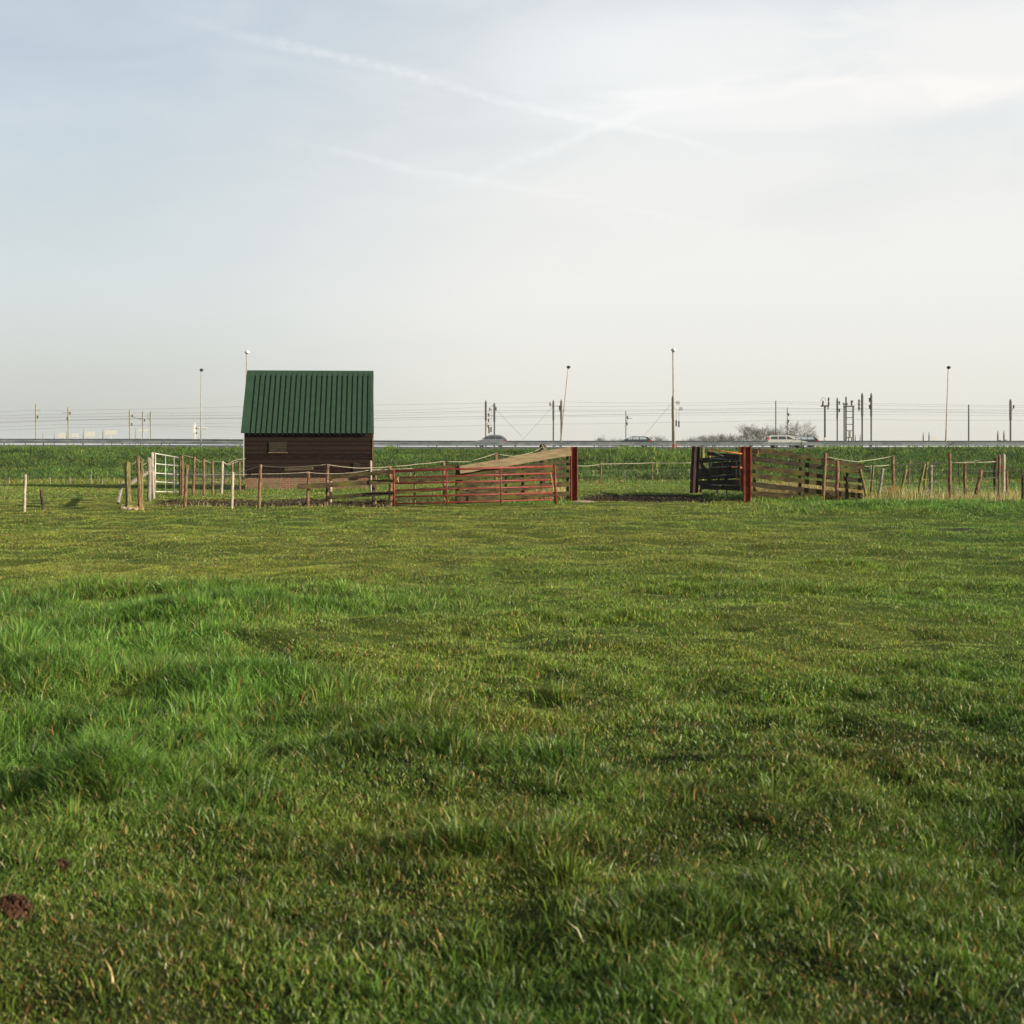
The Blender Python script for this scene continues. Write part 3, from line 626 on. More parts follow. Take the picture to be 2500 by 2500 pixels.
tt = [(1690, 1068, 48, 'lowest bare tree at the left end of the tree row'), (1718, 1064, 34, 'low bare tree, second from the left in the tree row'),
      (1744, 1060, 40, 'bare bushy tree behind the two steel posts'), (1772, 1059, 40, 'bare bushy tree left of the small cream board'), (1800, 1060, 38, 'bare tree above the red steel posts'),
      (1832, 1037, 44, 'taller bare tree, left of the high clump'), (1862, 1039, 46, 'bare tree in the middle of the high clump'), (1888, 1046, 40, 'bare tree just left of the plain mast over the cream car'),
      (1912, 1050, 30, 'small bare tree between the two thin masts'), (1945, 1030, 62, 'round bare tree with the tallest crown, over the cream car bonnet'), (1975, 1052, 30, 'low bare tree at the right end of the tree row'),
      (1500, 1070, 36, 'low bare shrub tree left of the dark hatchback'), (1522, 1072, 26, 'low bare shrub tree touching the dark hatchback bonnet'),
      (1598, 1064, 36, 'low bare tree right behind the dark hatchback'), (1622, 1072, 24, 'smallest bare tree left of the tallest lamp column'), (1463, 1064, 20, 'faint thin bare tree above the gate opening')]
for i, (px, top, w, lb) in enumerate(tt): bare_tree(px, top, w, 330 + (i % 3) * 14, 40 + i, lb)

# ------------------------------------------------------------------ shed
ang = R(4.7); SO = P(598, 1196, 53.0); SO.z = 0.0
SM = Matrix.Translation(SO) @ Matrix.Rotation(ang, 4, 'Z')
LW, DW = 4.57, 4.1; EZ, RZ = 2.04, 4.36; BH = .47
shed = thing('shed', SO, 'small dark timber shed with green ribbed metal roof and brick base', 'shed')
def SB(x0, x1, y0, y1, z0, z1, mb=None): return (mb or MB()).box(x0, x1, y0, y1, z0, z1, SM)
SB(0, LW, 0, DW, -.1, BH).build('brick_base', M['brick'], shed)
mb = MB(); nb = 10; bh = (EZ + .06 - BH) / nb    # overlapping weatherboards, front and back
for k in range(nb):
    z0 = BH + k * bh; z1 = z0 + bh + .012
    vs = [(-.02, -.055, z0), (LW + .02, -.055, z0), (LW + .02, -.022, z1), (-.02, -.022, z1), (-.02, .02, z0), (LW + .02, .02, z0), (LW + .02, .02, z1), (-.02, .02, z1)]
    mb.add([SM @ Vector(v) for v in vs], [(0, 1, 2, 3), (5, 4, 7, 6), (0, 4, 5, 1), (3, 2, 6, 7), (0, 3, 7, 4), (1, 5, 6, 2)])
mb.build('front_wall', M['boards'], shed)
SB(-.02, LW + .02, DW - .02, DW + .04, BH, EZ).build('rear_wall', M['boards'], shed)
for x_ in (-.02, LW - .04):
    mb = MB(); vs = []
    for xx in (x_, x_ + .06):
        vs += [(xx, .021, BH + .002), (xx, DW - .021, BH + .002), (xx, DW - .021, EZ), (xx, DW / 2, RZ - .12), (xx, .021, EZ)]
    mb.add([SM @ Vector(v) for v in vs], [(4, 3, 2, 1, 0), (5, 6, 7, 8, 9)] + [(i, (i + 1) % 5, 5 + (i + 1) % 5, 5 + i) for i in range(5)])
    mb.build('gable_wall', M['boards'], shed)
# ribbed roof, two slopes as real profile
def slope(front):
    prof = [(-.10, 0.0), (.20, 0.0)]; x = .20; per = .1815; nrib = 23     # rises mark the raised flats; valleys are recessed
    prof = [(-.10, .055)]
    x = .165; per = .191
    for k in range(nrib):
        prof += [(x, .055), (x + .006, -.02), (x + .054, -.02), (x + .064, .055)]; x += per
    prof += [(LW + .03, .055)]
    y0, y1 = (-.20, DW / 2) if front else (DW + .20, DW / 2); zr = RZ; ze = EZ - .02
    sl = Vector((0, y1 - y0, zr - ze)).normalized(); nr = Vector((0, -sl.z, sl.y)) if front else Vector((0, sl.z, -sl.y))
    vs = []; n = len(prof)
    for (yy, zz) in ((y0, ze), (y1, zr)):
        for (px_, h_) in prof: vs.append(SM @ (Vector((px_, yy, zz)) + nr * h_))
    for (yy, zz) in ((y0, ze), (y1, zr)):
        for (px_, h_) in prof: vs.append(SM @ (Vector((px_, yy, zz)) + nr * (h_ - .006)))
    fs = [(i, i + 1, n + i + 1, n + i) for i in range(n - 1)] + [(2 * n + i + 1, 2 * n + i, 3 * n + i, 3 * n + i + 1) for i in range(n - 1)]
    fs += [(i, 2 * n + i, 2 * n + i + 1, i + 1) for i in range(n - 1)]
    return MB().add(vs, fs).build('roof', M['roof'], shed)
rf = slope(True); slope(False)
mb = MB()                                  # ridge cap
vs = []
for x_ in (-.12, LW + .045):
    vs += [(x_, DW / 2 - .17, RZ - .125), (x_, DW / 2, RZ + .085), (x_, DW / 2 + .17, RZ - .125), (x_, DW / 2, RZ + .045)]
mb.add([SM @ Vector(v) for v in vs], [(0, 1, 5, 4), (1, 2, 6, 5), (0, 4, 7, 3), (3, 7, 6, 2), (0, 3, 1), (1, 3, 2), (4, 5, 7), (5, 6, 7)])
mb.build('ridge_cap', M['trim'], rf)
for x0, x1 in ((-.125, .14), (LW - .07, LW + .05)):   # flat verge flashings
    sl = Vector((0, DW / 2 + .20, RZ - EZ + .02)); nr = Vector((0, -sl.z, sl.y)).normalized(); o0 = Vector((0, -.205, EZ - .022))
    vs = [];
    for h_ in (.058, .066):
        for (xx, t) in ((x0, 0), (x1, 0), (x1, .955), (x0, .955)): vs.append(SM @ (Vector((xx, 0, 0)) + o0 + sl * t + nr * h_))
    MB().add(vs, [(3, 2, 1, 0), (4, 5, 6, 7), (0, 1, 5, 4), (1, 2, 6, 5), (2, 3, 7, 6), (3, 0, 4, 7)]).build('verge_flashing', M['trim'], rf)
sh = SB(.87, 1.50, -.085, -.056, 1.37, 1.74).build('window_shutter', M['shutter'], shed, label='small boarded window shutter of grey planks')
SB(.84, 1.53, -.105, -.056, 1.335, 1.365).build('sill', M['post'], sh)
SB(-.055, -.022, -.07, .0, .5, EZ - .12).build('corner_board', M['galv'], shed)
SB(LW + .022, LW + .06, -.07, .05, .1, EZ - .16).build('corner_board', M['post'], shed)
SB(3.9, 4.18, -.10, -.057, .40, .98).build('low_hatch', M['plank_dark'], shed)

# ------------------------------------------------------------------ fences
rp = random.Random(5)
def post(root, top, base, w, m_='post', d=None, name='post', sides=8, flat=False):
    d = d or DG(base[1]); a_ = P(base[0], base[1], d); c_ = P(top[0], top[1], d); r = w * d / F / 2
    g = gz(a_.x, a_.y); low = a_.copy(); dirv = (c_ - a_).normalized(); low = a_ + dirv * ((g - .12 - a_.z) / max(dirv.z, .3))
    n = 5; pts = [low.lerp(c_, k / n) + Vector((rp.uniform(-1, 1), rp.uniform(-1, 1), 0)) * r * .16 * (k not in (0,)) for k in range(n + 1)]
    pts.append(c_ + dirv * r * .25); rs = [r * rp.uniform(.9, 1.1) for _ in range(n + 1)] + [r * .55]
    return MB().tube(pts, rs, 4 if flat else sides).build(name, M[m_], root, not flat)
def rope(root, pts, d, r=.009, m_='rope', name='top_wire', sag=0.0, sub=5):
    out = []
    for (p0, p1) in zip(pts[:-1], pts[1:]):
        d0 = p0[2] if len(p0) > 2 else d; d1 = p1[2] if len(p1) > 2 else d
        for k in range(sub):
            t = k / sub; out.append(P(p0[0] + (p1[0] - p0[0]) * t, p0[1] + (p1[1] - p0[1]) * t + sag * 4 * t * (1 - t), d0 + (d1 - d0) * t))
    out.append(P(pts[-1][0], pts[-1][1], pts[-1][2] if len(pts[-1]) > 2 else d))
    return MB().tube(out, r, 5).build(name, M[m_], root, True)
def mesh_wire(root, tl, tr, bl, br_, d0, d1, nv, nh, r=.0022):
    mb = MB()
    def pt(u, v):
        x = (tl[0] * (1 - u) + tr[0] * u) * (1 - v) + (bl[0] * (1 - u) + br_[0] * u) * v
        y = (tl[1] * (1 - u) + tr[1] * u) * (1 - v) + (bl[1] * (1 - u) + br_[1] * u) * v
        return P(x, y, d0 + (d1 - d0) * u)
    r *= .6
    for i in range(nv + 1): mb.tube([pt(i / nv, 0), pt(i / nv, 1)], r, 3, False)
    for j in range(nh + 1): mb.tube([pt(0, j / nh), pt(.5, j / nh + .01), pt(1, j / nh)], r * 1.2, 3, False)
    return mb.build('wire_mesh', M['wire'], root)
def planks(root, rows, m_='plank', dp=.03):
    for i, (x0, y0, d0, x1, y1, d1, th, wav, seg) in enumerate(rows):
        a_, c_ = P(x0, y0, d0), P(x1, y1, d1)
        MB().beam(a_, c_, th * d0 / F, dp, wav * d0 / F, seg, seed=int(x0 * 7 + y0)).build('plank', M[('plank_old' if (m_ == 'plank' and i % 3 == 2) else m_) if isinstance(m_, str) else m_[i]], root)

# lone posts far left
o = centre(post(None, (62, 1160), (59, 1248), 7.5, 'post_pale')); tag(o, 'pinkish sunlit post standing alone at the far left', 'fence post')
o = centre(post(None, (101, 1197), (105, 1240), 8, 'post_dark')); tag(o, 'short dark stump right of the pinkish lone post', 'fence post')

# corner of the left pen
d = 37.2; root = thing('wire_fence', P(312, 1240, d), 'left pen corner fence with stout mossy post, diagonal brace and rope', 'fence')
o = post(root, (312, 1129), (313, 1240), 14, 'post_moss', flat=True); o['label'] = 'stout square mossy corner post'
post(root, (337, 1114), (341, 1240), 8.5, 'post'); post(root, (346, 1122), (346, 1238), 8, 'post_moss', d=39)
post(root, (371, 1105), (375, 1211), 8, 'post_pale', d=44); post(root, (364, 1118), (365, 1224), 10, 'post_grey', d=41.5)
MB().beam(P(318, 1180, 37.4), P(373, 1145, 43), .09, .07).build('diagonal_brace', M['post_grey'], root)
MB().tube([P(299, 1178, 38), P(288, 1228, 37.6)], .045, 6).build('strut', M['post_grey'], root)
rope(root, [(319, 1137, 37.2), (337, 1118, 37.2), (350, 1134, 40), (371, 1118, 44)], d, .011, sag=3)
rope(root, [(319, 1150, 37.2), (341, 1148, 37.2), (372, 1144, 44)], d, .006, 'wire', sag=1)
# pale rubble at its foot
mb = MB(); rr = random.Random(9)
for k in range(9):
    c = P(rr.uniform(302, 345), rr.uniform(1233, 1241), 37.0); c.y = 36.9 + rr.uniform(-.25, .3); c.z = gz(c.x, c.y) + .015; mb.ball(c, rr.uniform(.03, .07), .05, rr.uniform(.03, .07), 6, 4)
tag(mb.build('rubble', M['post_pale']), 'pale rubble and straw heaped at the foot of the mossy corner post', 'rubble', kind='stuff')

# galvanised gates in the pen
def tubegate(name, xl, xr, yl, yr, dl, dr_, verts, label, m_, group, r=.02, cat='gate', rr_=None):
    root = thing(name, P(xl, yl[-1], dl), label, cat, group)
    for xv in verts:
        u = (xv - xl) / (xr - xl); dd = dl + (dr_ - dl) * u
        y0 = yl[0] + (yr[0] - yl[0]) * u; y1 = yl[-1] + (yr[-1] - yl[-1]) * u
        MB().tube([P(xv, y1 + (3 if xv in (xl, xr) else 0), dd), P(xv, y0 - (1 if xv in (xl, xr) else -1), dd)], r * (1.0 if xv in (xl, xr) else .55), 7).build('upright', M[m_], root, True)
    for i, (a_, c_) in enumerate(zip(yl, yr)):
        MB().tube([P(xl, a_, dl), P(xr, c_, dr_)], (rr_ or [r * .8] * 9)[i], 7).build('rail', M[m_], root, True)
    return root
tubegate('metal_gate', 379, 442, (1107, 1132, 1155, 1176, 1200), (1118, 1138, 1159, 1179.5, 1201.5), 45.5, 47.5, (379, 404, 425, 442),
         'tall white galvanised gate between wooden posts left of the shed', 'galv', 'galvanised gates of the pen', .022)
tubegate('metal_gate', 415.5, 548, (1149, 1165, 1175, 1184), (1147, 1164, 1172, 1181), 57, 58.5, (415.5, 461, 503, 548),
         'low galvanised gate farther back, seen through the row of thin posts', 'galv', 'galvanised gates of the pen', .02)
# back row of posts toward the shed
d = 47.5; root = thing('wire_fence', P(473, 1210, d), 'row of thin orange brown posts with looping rope up to the shed', 'fence')
for (t, b_, w, m_) in (((377, 1104), (378, 1211), 5, 'post'), ((439, 1114), (440, 1211), 6, 'post_dark'), ((445, 1112), (445, 1209), 6, 'post'), ((475, 1116), (471, 1210), 6.5, 'post'),
                       ((498, 1121), (498, 1210), 6.5, 'post'), ((519, 1127), (520, 1208), 6, 'post'), ((543, 1127), (541, 1207), 6.5, 'post_pale'), ((567, 1125), (567, 1201), 5.5, 'post'),
                       ((583.5, 1122), (586, 1197), 6, 'post'), ((599, 1120), (600, 1196), 5.5, 'post')):
    post(root, t, b_, w, m_)
rope(root, [(447, 1111, 47), (474, 1117, 47), (489, 1128, 47), (498, 1122, 47), (513, 1130, 47.5), (519, 1127, 48), (543, 1127, 48), (556, 1133, 49), (567, 1126, 50), (584, 1121, 52.2), (599, 1120, 52.6)], d, .012, sag=.5)
rope(root, [(543, 1128, 48), (556, 1136, 49), (570, 1131, 50), (584, 1125, 52.2)], d, .010, sag=0)
rope(root, [(442, 1158, 47), (600, 1152, 52.4)], d, .006, 'wire', 'middle_wire', sag=0)
mesh_wire(root, (475, 1150), (600, 1150), (475, 1206), (600, 1192), 47, 52.4, 26, 6)

# left front wire fence
d = 37; root = thing('wire_fence', P(568, 1241, d), 'front wire fence of four spaced bark posts before the shed', 'fence')
for (t, b_, w, m_) in (((456.5, 1135), (451, 1241), 8, 'post'), ((568.5, 1153), (566, 1241), 7.5, 'post_pale'), ((636, 1135), (632, 1240), 8, 'post'), ((753, 1152), (752, 1237), 7.6, 'post')):
    post(root, t, b_, w, m_)
rope(root, [(456, 1158, 36.9), (568, 1158, 36.9), (636, 1157, 37.2), (752, 1153, 37.6), (800, 1156, 37.8), (845, 1155, 38), (900, 1148, 38.2)], d, .008, sag=1)
mesh_wire(root, (568, 1158), (752, 1156), (568, 1228), (752, 1226), 37, 37.6, 20, 4, .0018)

# middle wire fence with rope on taller posts
root = thing('wire_fence', P(799, 1238, 40), 'sagging rope fence on tall bark posts between shed and red gate', 'fence')
for (t, b_, w, m_, dd) in (((800, 1134), (798, 1238), 7.5, 'post', 38.2), ((952, 1138), (954, 1233), 9, 'post', 39.5), ((1083, 1126), (1085, 1220), 7, 'post', 43), ((1210.5, 1107), (1211, 1212), 9, 'post', 46),
                           ((905.5, 1125), (906, 1200), 5, 'post_pale', 50.5), ((1326, 1087), (1327, 1205), 17, 'post_dark', 49)):
    post(root, t, b_, w, m_, dd)
rope(root, [(599, 1148, 40), (636, 1137, 39), (700, 1141, 38.5), (799, 1134, 38.2), (862, 1142, 38.6), (905, 1142, 39), (954, 1139, 39.5), (1020, 1133, 41), (1083, 1126, 43), (1143, 1127, 44), (1210, 1107, 46), (1255, 1114, 47), (1300, 1104, 48), (1326, 1090, 49)], 39, .010, sag=1)
rope(root, [(905, 1147, 39), (954, 1146, 39.5), (1083, 1139, 43), (1112, 1139, 43.5)], 39, .010, sag=.6)
MB().tube([P(1323, 1086, 48.8), P(1331, 1101, 48.6)], .02, 5).build('rope_end', M['rope'], root)
MB().tube([P(1319, 1102, 48.6), P(1336, 1096, 48.6)], .018, 5).build('rope_end', M['rope'], root)
mesh_wire(root, (954, 1150), (1211, 1140), (954, 1225), (1211, 1205), 39.8, 46, 40, 6, .0022)
mesh_wire(root, (636, 1148), (800, 1148), (636, 1190), (800, 1190), 39, 38.5, 16, 3, .0018)
a_, c_ = P(695, 1147, 38.8), P(764, 1143, 38.6); o = MB().beam(a_, c_, .075, .03).build('loose_board', M['plank_tan']); tag(centre(o), 'short tan board hanging level on the rope before the shed', 'board')

# plank fence, left
root = thing('plank_fence', P(860, 1236, 38), 'three slanting live edge planks left of the red gate', 'fence')
planks(root, [(796, 1167, 38.4, 959, 1152, 38.9, 9, 3.0, 20), (727, 1188, 37.4, 959, 1175, 38.6, 11.5, 0, 8), (796, 1215, 38.0, 959, 1203, 38.6, 9.5, 0, 6)])
post(root, (807, 1164), (807, 1237), 7, 'post_pale', 38.6); post(root, (912, 1158), (911.5, 1236), 7, 'post_dark', 38.9); post(root, (917, 1160), (917, 1206), 5, 'post', 39.2)
# plank fence behind the red gate, long rows
root = thing('plank_fence', P(1250, 1226, 41), 'mossy plank fence rising behind the red gate to the steel post', 'fence')
planks(root, [(960, 1152, 39.6, 1128, 1140, 40.2, 7, 3.0, 18),
              (960, 1176, 39.6, 1145, 1166, 40.3, 8, 2.5, 16), (960, 1203, 39.6, 1166, 1187, 40.3, 8, 2.0, 16),
              (1114, 1158, 40.4, 1391, 1126, 42.4, 8, 0, 8), (1114, 1170, 40.3, 1391, 1141, 42.4, 11, 1.5, 10), (1114, 1188, 40.2, 1391, 1159, 42.4, 12.5, 0, 8),
              (1114, 1205, 40.2, 1391, 1181, 42.4, 13, 0, 8), (1114, 1219, 40.2, 1391, 1205, 42.4, 12, 0, 8)],
       ('plank',) * 8)
for (t, b_, w, m_, dd) in (((1012, 1150), (1013, 1232), 5, 'post_moss', 40.0), ((1117, 1140), (1117, 1230), 10, 'post_dark', 40.5), ((1235, 1140), (1235, 1222), 6, 'post_dark', 41.6), ((1276, 1135), (1276, 1220), 7, 'post_dark', 41.9), ((1385, 1108), (1386, 1222), 7, 'post_dark', 42.7)):
    post(root, t, b_, w, m_, dd)
a_, c_ = P(1122, 1147.5, 40.1), P(1393, 1101.5, 42.3)
o = MB().beam(a_, c_, .205, .035, .01, 10, seed=3, taper=1.18).build('wide_board', M['plank_tan'], root); o['label'] = 'wide weathered tan board sloping up to the steel post'
# rushes and straw behind these planks are in the dry grass

# red gate
gx = (962, 1354.6)
root = tubegate('field_gate', 962, 1354.6, (1150, 1166, 1180.5, 1197, 1213, 1230), (1138.5, 1155.4, 1171, 1187.6, 1203, 1219.5), 38.0, 39.4, (),
                'long rusty red tubular field gate with six rails, standing open', 'red', None, rr_=[.030, .022, .024, .022, .024, .020])
for (xt, yt, xb, yb, dd, r) in ((961.5, 1147, 962.5, 1238, 38.0, .029), (1090.5, 1147, 1091, 1235, 38.47, .016), (1222, 1143, 1223.5, 1233, 38.93, .016), (1354, 1135.5, 1357, 1230, 39.4, .031)):
    MB().tube([P(xb, yb, dd - .03), P(xt, yt, dd - .03)], r, 10).build('upright', M['red'], root, True)
for (xa, ya, xb, yb) in ((969, 1165, 973, 1178), (974, 1164, 969, 1172), (1344, 1154, 1351, 1194)):
    MB().tube([P(xa, ya, 37.9 if xa < 1000 else 39.2), P((xa + xb) / 2 + 1, (ya + yb) / 2, 37.9 if xa < 1000 else 39.2), P(xb, yb, 37.9 if xa < 1000 else 39.2)], .008, 5).build('twine', M['twine'], root)
MB().tube([P(975, 1178, 38.3), P(996, 1177, 38.3), P(997, 1184, 38.3)], .014, 6).build('latch', M['red'], root)

# steel posts (rolled H section, web facing the camera)
def hpost(px, top, base, wpx, d, m_, label, rz=0, lean=0, dep=.17):
    root = thing('steel_post', P(px, base, d), label, 'steel post', 'rusty steel gate posts'); h = (base - top) * d / F; w = wpx * d / F / 2
    Mx = Matrix.Translation(root.location) @ Matrix.Rotation(R(rz), 4, 'Z') @ Matrix.Rotation(R(lean), 4, 'Y')
    for sg in (-1, 1): MB().box(sg * w - (.020 if sg > 0 else 0), sg * w + (0 if sg > 0 else .020), -dep / 2, dep / 2, -.2, h, Mx).build('flange', M[m_ if m_ == 'beam_dark' else 'beam_edge'], root)
    MB().box(-w + .0205, w - .0205, -.006, .006, -.2, h - .001, Mx).build('web', M[m_], root)
    return root
hpost(1401, 1090.5, 1221, 17, 42.6, 'beam_red', 'dark red steel post at the high end of the sloping wide board', 9)
hpost(1824, 1089.5, 1224, 17, 41.6, 'beam_red', 'nearest red steel post, front one of the touching pair right of the opening', 7)
hpost(1810, 1090, 1199, 11, 51.0, 'beam_red', 'red steel post half hidden behind the nearest red post', 7)
hpost(1694.5, 1089.5, 1203, 17, 49.5, 'beam_dark', 'almost black leaning steel post at the right side of the gate opening', 28, 3.2)

# hurdle between black post and red pair, shade put into its dark colours
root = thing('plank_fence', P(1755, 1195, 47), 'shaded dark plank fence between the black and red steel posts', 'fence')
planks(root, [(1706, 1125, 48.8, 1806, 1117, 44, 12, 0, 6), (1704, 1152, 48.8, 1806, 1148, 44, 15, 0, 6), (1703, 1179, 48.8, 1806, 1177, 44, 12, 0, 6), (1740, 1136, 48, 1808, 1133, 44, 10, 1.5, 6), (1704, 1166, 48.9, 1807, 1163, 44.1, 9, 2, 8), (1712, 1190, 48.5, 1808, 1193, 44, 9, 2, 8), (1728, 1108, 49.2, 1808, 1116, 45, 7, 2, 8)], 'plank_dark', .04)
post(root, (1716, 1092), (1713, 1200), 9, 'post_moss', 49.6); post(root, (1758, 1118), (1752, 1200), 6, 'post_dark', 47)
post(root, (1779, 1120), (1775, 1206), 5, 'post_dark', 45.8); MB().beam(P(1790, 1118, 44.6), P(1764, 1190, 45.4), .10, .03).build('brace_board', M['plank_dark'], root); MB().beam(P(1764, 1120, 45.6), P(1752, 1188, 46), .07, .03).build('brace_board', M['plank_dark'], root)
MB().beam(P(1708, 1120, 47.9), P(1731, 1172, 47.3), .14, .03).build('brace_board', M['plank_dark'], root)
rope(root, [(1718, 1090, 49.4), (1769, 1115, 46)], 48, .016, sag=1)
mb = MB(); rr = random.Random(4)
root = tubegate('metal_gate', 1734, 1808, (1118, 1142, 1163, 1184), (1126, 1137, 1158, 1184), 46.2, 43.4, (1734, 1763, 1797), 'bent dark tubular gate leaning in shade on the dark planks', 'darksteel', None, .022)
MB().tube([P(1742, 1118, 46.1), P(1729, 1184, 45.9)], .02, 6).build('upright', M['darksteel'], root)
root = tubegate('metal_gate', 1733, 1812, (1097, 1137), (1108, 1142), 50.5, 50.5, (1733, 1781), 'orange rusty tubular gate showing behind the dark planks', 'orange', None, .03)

# right plank fence
root = thing('plank_fence', P(1970, 1218, 42), 'long mossy plank fence with scalloped top edge right of the red posts', 'fence')
A_, B_ = 41.9, 43.0
def rowp(yl, ym, yr_, th, wav=0, x0=1834, x2=2106):
    k = (2011 - x0) / (x2 - x0)
    return [(x0, yl, A_, 2011, ym, (A_ + B_) / 2 + .12, th, wav, 26 if wav > 2 else 12), (2008, ym - .4, (A_ + B_) / 2 + .08, x2, yr_, B_, th * .96, wav, 20 if wav > 2 else 8)]
planks(root, rowp(1101, 1127, 1142, 7, 8, 1851, 2108) + rowp(1119, 1141, 1153, 12) + rowp(1139, 1164, 1174, 11, 1.0) + rowp(1160, 1181, 1191, 12) + rowp(1182, 1202, 1210, 12.5)
       + [(1835, 1204, A_, 1950, 1213, 42.1, 9, 1.5, 8), (1835, 1101, A_ - .05, 1851, 1103, A_ - .05, 13, 0, 2)])
for (t, b_, w, m_, dd) in (((2014.7, 1107), (2010, 1218), 8, 'post', 42.2), ((2044.5, 1126), (2043, 1217), 8.5, 'post', 42.3), ((2100, 1145.5), (2115, 1215), 7, 'post_moss', 42.6), ((1842, 1100), (1842, 1222), 8, 'post_dark', 42.3), ((1955, 1112), (1953, 1216), 8, 'post_dark', 42.8), ((2068, 1132), (2068, 1214), 8, 'post_dark', 43.2)):
    post(root, t, b_, w, m_, dd)
MB().tube([P(1851, 1099, A_ - .15), P(1849.5, 1112, A_ - .15)], .012, 5).build('hook', M['orange'], root)

# right wire fence of leaning posts
root = thing('wire_fence', P(2260, 1220, 42), 'ragged wire fence of leaning grey and brown posts at the right', 'fence')
for (t, b_, w, m_, dd) in (((2132.6, 1137), (2125.6, 1215), 6, 'post_moss', 42.8), ((2126.5, 1135), (2126, 1200), 3.5, 'post_grey', 45), ((2156, 1144.5), (2144.5, 1216), 7.5, 'post_grey', 42.2), ((2179.7, 1113.5), (2181, 1196), 8, 'post', 46),
                           ((2221, 1125), (2219, 1173), 3.5, 'post', 60), ((2213, 1145.6), (2194, 1222), 7, 'post_moss', 41.5), ((2258, 1132), (2238, 1221), 7, 'post_moss', 41.5), ((2263.6, 1130), (2254, 1219), 6, 'post_moss', 42.3),
                           ((2273, 1136), (2272, 1219), 8.5, 'post_grey', 42.0), ((2318, 1109), (2319.5, 1223), 8.5, 'post', 41.5), ((2341, 1125), (2342, 1170), 3.5, 'post_dark', 60), ((2355, 1132), (2356, 1219), 7.5, 'post', 42.2),
                           ((2396, 1147.6), (2378.5, 1225), 9.5, 'post', 41), ((2431, 1118.6), (2429, 1205), 8.5, 'post_dark', 46), ((2439.5, 1111), (2439, 1228), 7, 'post', 40.5), ((2458, 1150), (2458, 1215), 7, 'post', 43), ((2497, 1159), (2497, 1242), 8, 'post_dark', 37.5)):
    post(root, t, b_, w, m_, dd)
o = post(root, (2450, 1110), (2450, 1216), 8.5, 'post_pale', 42.5); o['label'] = 'white post with a small red band'
MB().tube([P(2446, 1141, 42.2), P(2446, 1137, 42.2)], .03, 6).build('red_band', M['redlight'], o)
rope(root, [(2015, 1115, 42.4), (2090, 1127, 43), (2102, 1126, 43.4), (2179, 1114, 46), (2262, 1129, 44), (2320, 1131, 42), (2400, 1123, 42), (2437, 1111, 41)], 42, .011, sag=1.0)
rope(root, [(2108, 1138, 43), (2132, 1137, 43), (2178, 1134, 45.6), (2262, 1131, 42.6), (2318, 1129, 41.7), (2430, 1127, 42)], 42, .013, sag=1.5)
rope(root, [(2118, 1170, 42.6), (2160, 1183, 42.4), (2208, 1171, 41.8)], 42, .009, sag=0)
rope(root, [(2245, 1166, 42), (2272, 1173, 42), (2320, 1190, 41.6), (2382, 1199, 41)], 42, .011, sag=2)
rope(root, [(2425, 1150, 42), (2500, 1147, 38), (2600, 1143, 37)], 42, .010, sag=0)
rope(root, [(2135, 1161, 42.8), (2260, 1154, 42.3), (2430, 1150, 42.2)], 42, .007, 'wire', 'middle_wire', sag=1)
rope(root, [(2135, 1183, 42.8), (2260, 1178, 42.3), (2430, 1166, 42.2)], 42, .007, 'wire', 'middle_wire', sag=1)
rope(root, [(2190, 1206, 42.4), (2310, 1199, 42), (2430, 1189, 42.2)], 42, .006, 'wire', 'middle_wire', sag=1)
mesh_wire(root, (2135, 1150), (2430, 1140), (2135, 1205), (2430, 1200), 43.2, 42.6, 50, 4, .002)

# fence across the back of the pen, seen through the opening
root = thing('wire_fence', P(1520, 1180, 62), 'thin wire fence seen through the open gateway', 'fence')
for (t, b_, w) in (((1468, 1129.6), (1465.4, 1182.6), 3.2), ((1593, 1128.7), (1592, 1176), 3.4)): post(root, t, b_, w, 'post', DG(b_[1] if b_[1] < 1180 else 1181))
rope(root, [(1409, 1137, 58), (1440, 1137, 60), (1467, 1132.5, 62), (1592, 1130, 66), (1690, 1130, 66)], 62, .014, sag=.8)
mesh_wire(root, (1409, 1150), (1690, 1146), (1409, 1180), (1690, 1170), 62, 66, 46, 3, .0022)
root = thing('wire_fence', P(1500, 1168, 69), 'low distant wire fence with tiny posts along the foot of the bank', 'fence')
for (x_, t_, b_) in ((22, 1166, 1183), (122, 1166, 1186), (172, 1167, 1182), (222, 1157, 1186), (250, 1168, 1182), (1411, 1103, 1112), (1449, 1148, 1169), (1525, 1148, 1168), (1604.6, 1146, 1169), (1681.6, 1145, 1168), (1002, 1150, 1172), (1135, 1146, 1170)):
    if b_ > 1120: post(root, (x_, t_), (x_ + .4, b_), 2.6, 'post_grey', 68.5 if x_ > 400 else 62)
rope(root, [(-300, 1166), (222, 1163), (600, 1160), (1449, 1149), (1681, 1147), (2222, 1145), (2800, 1145)], 69, .006, 'wire')

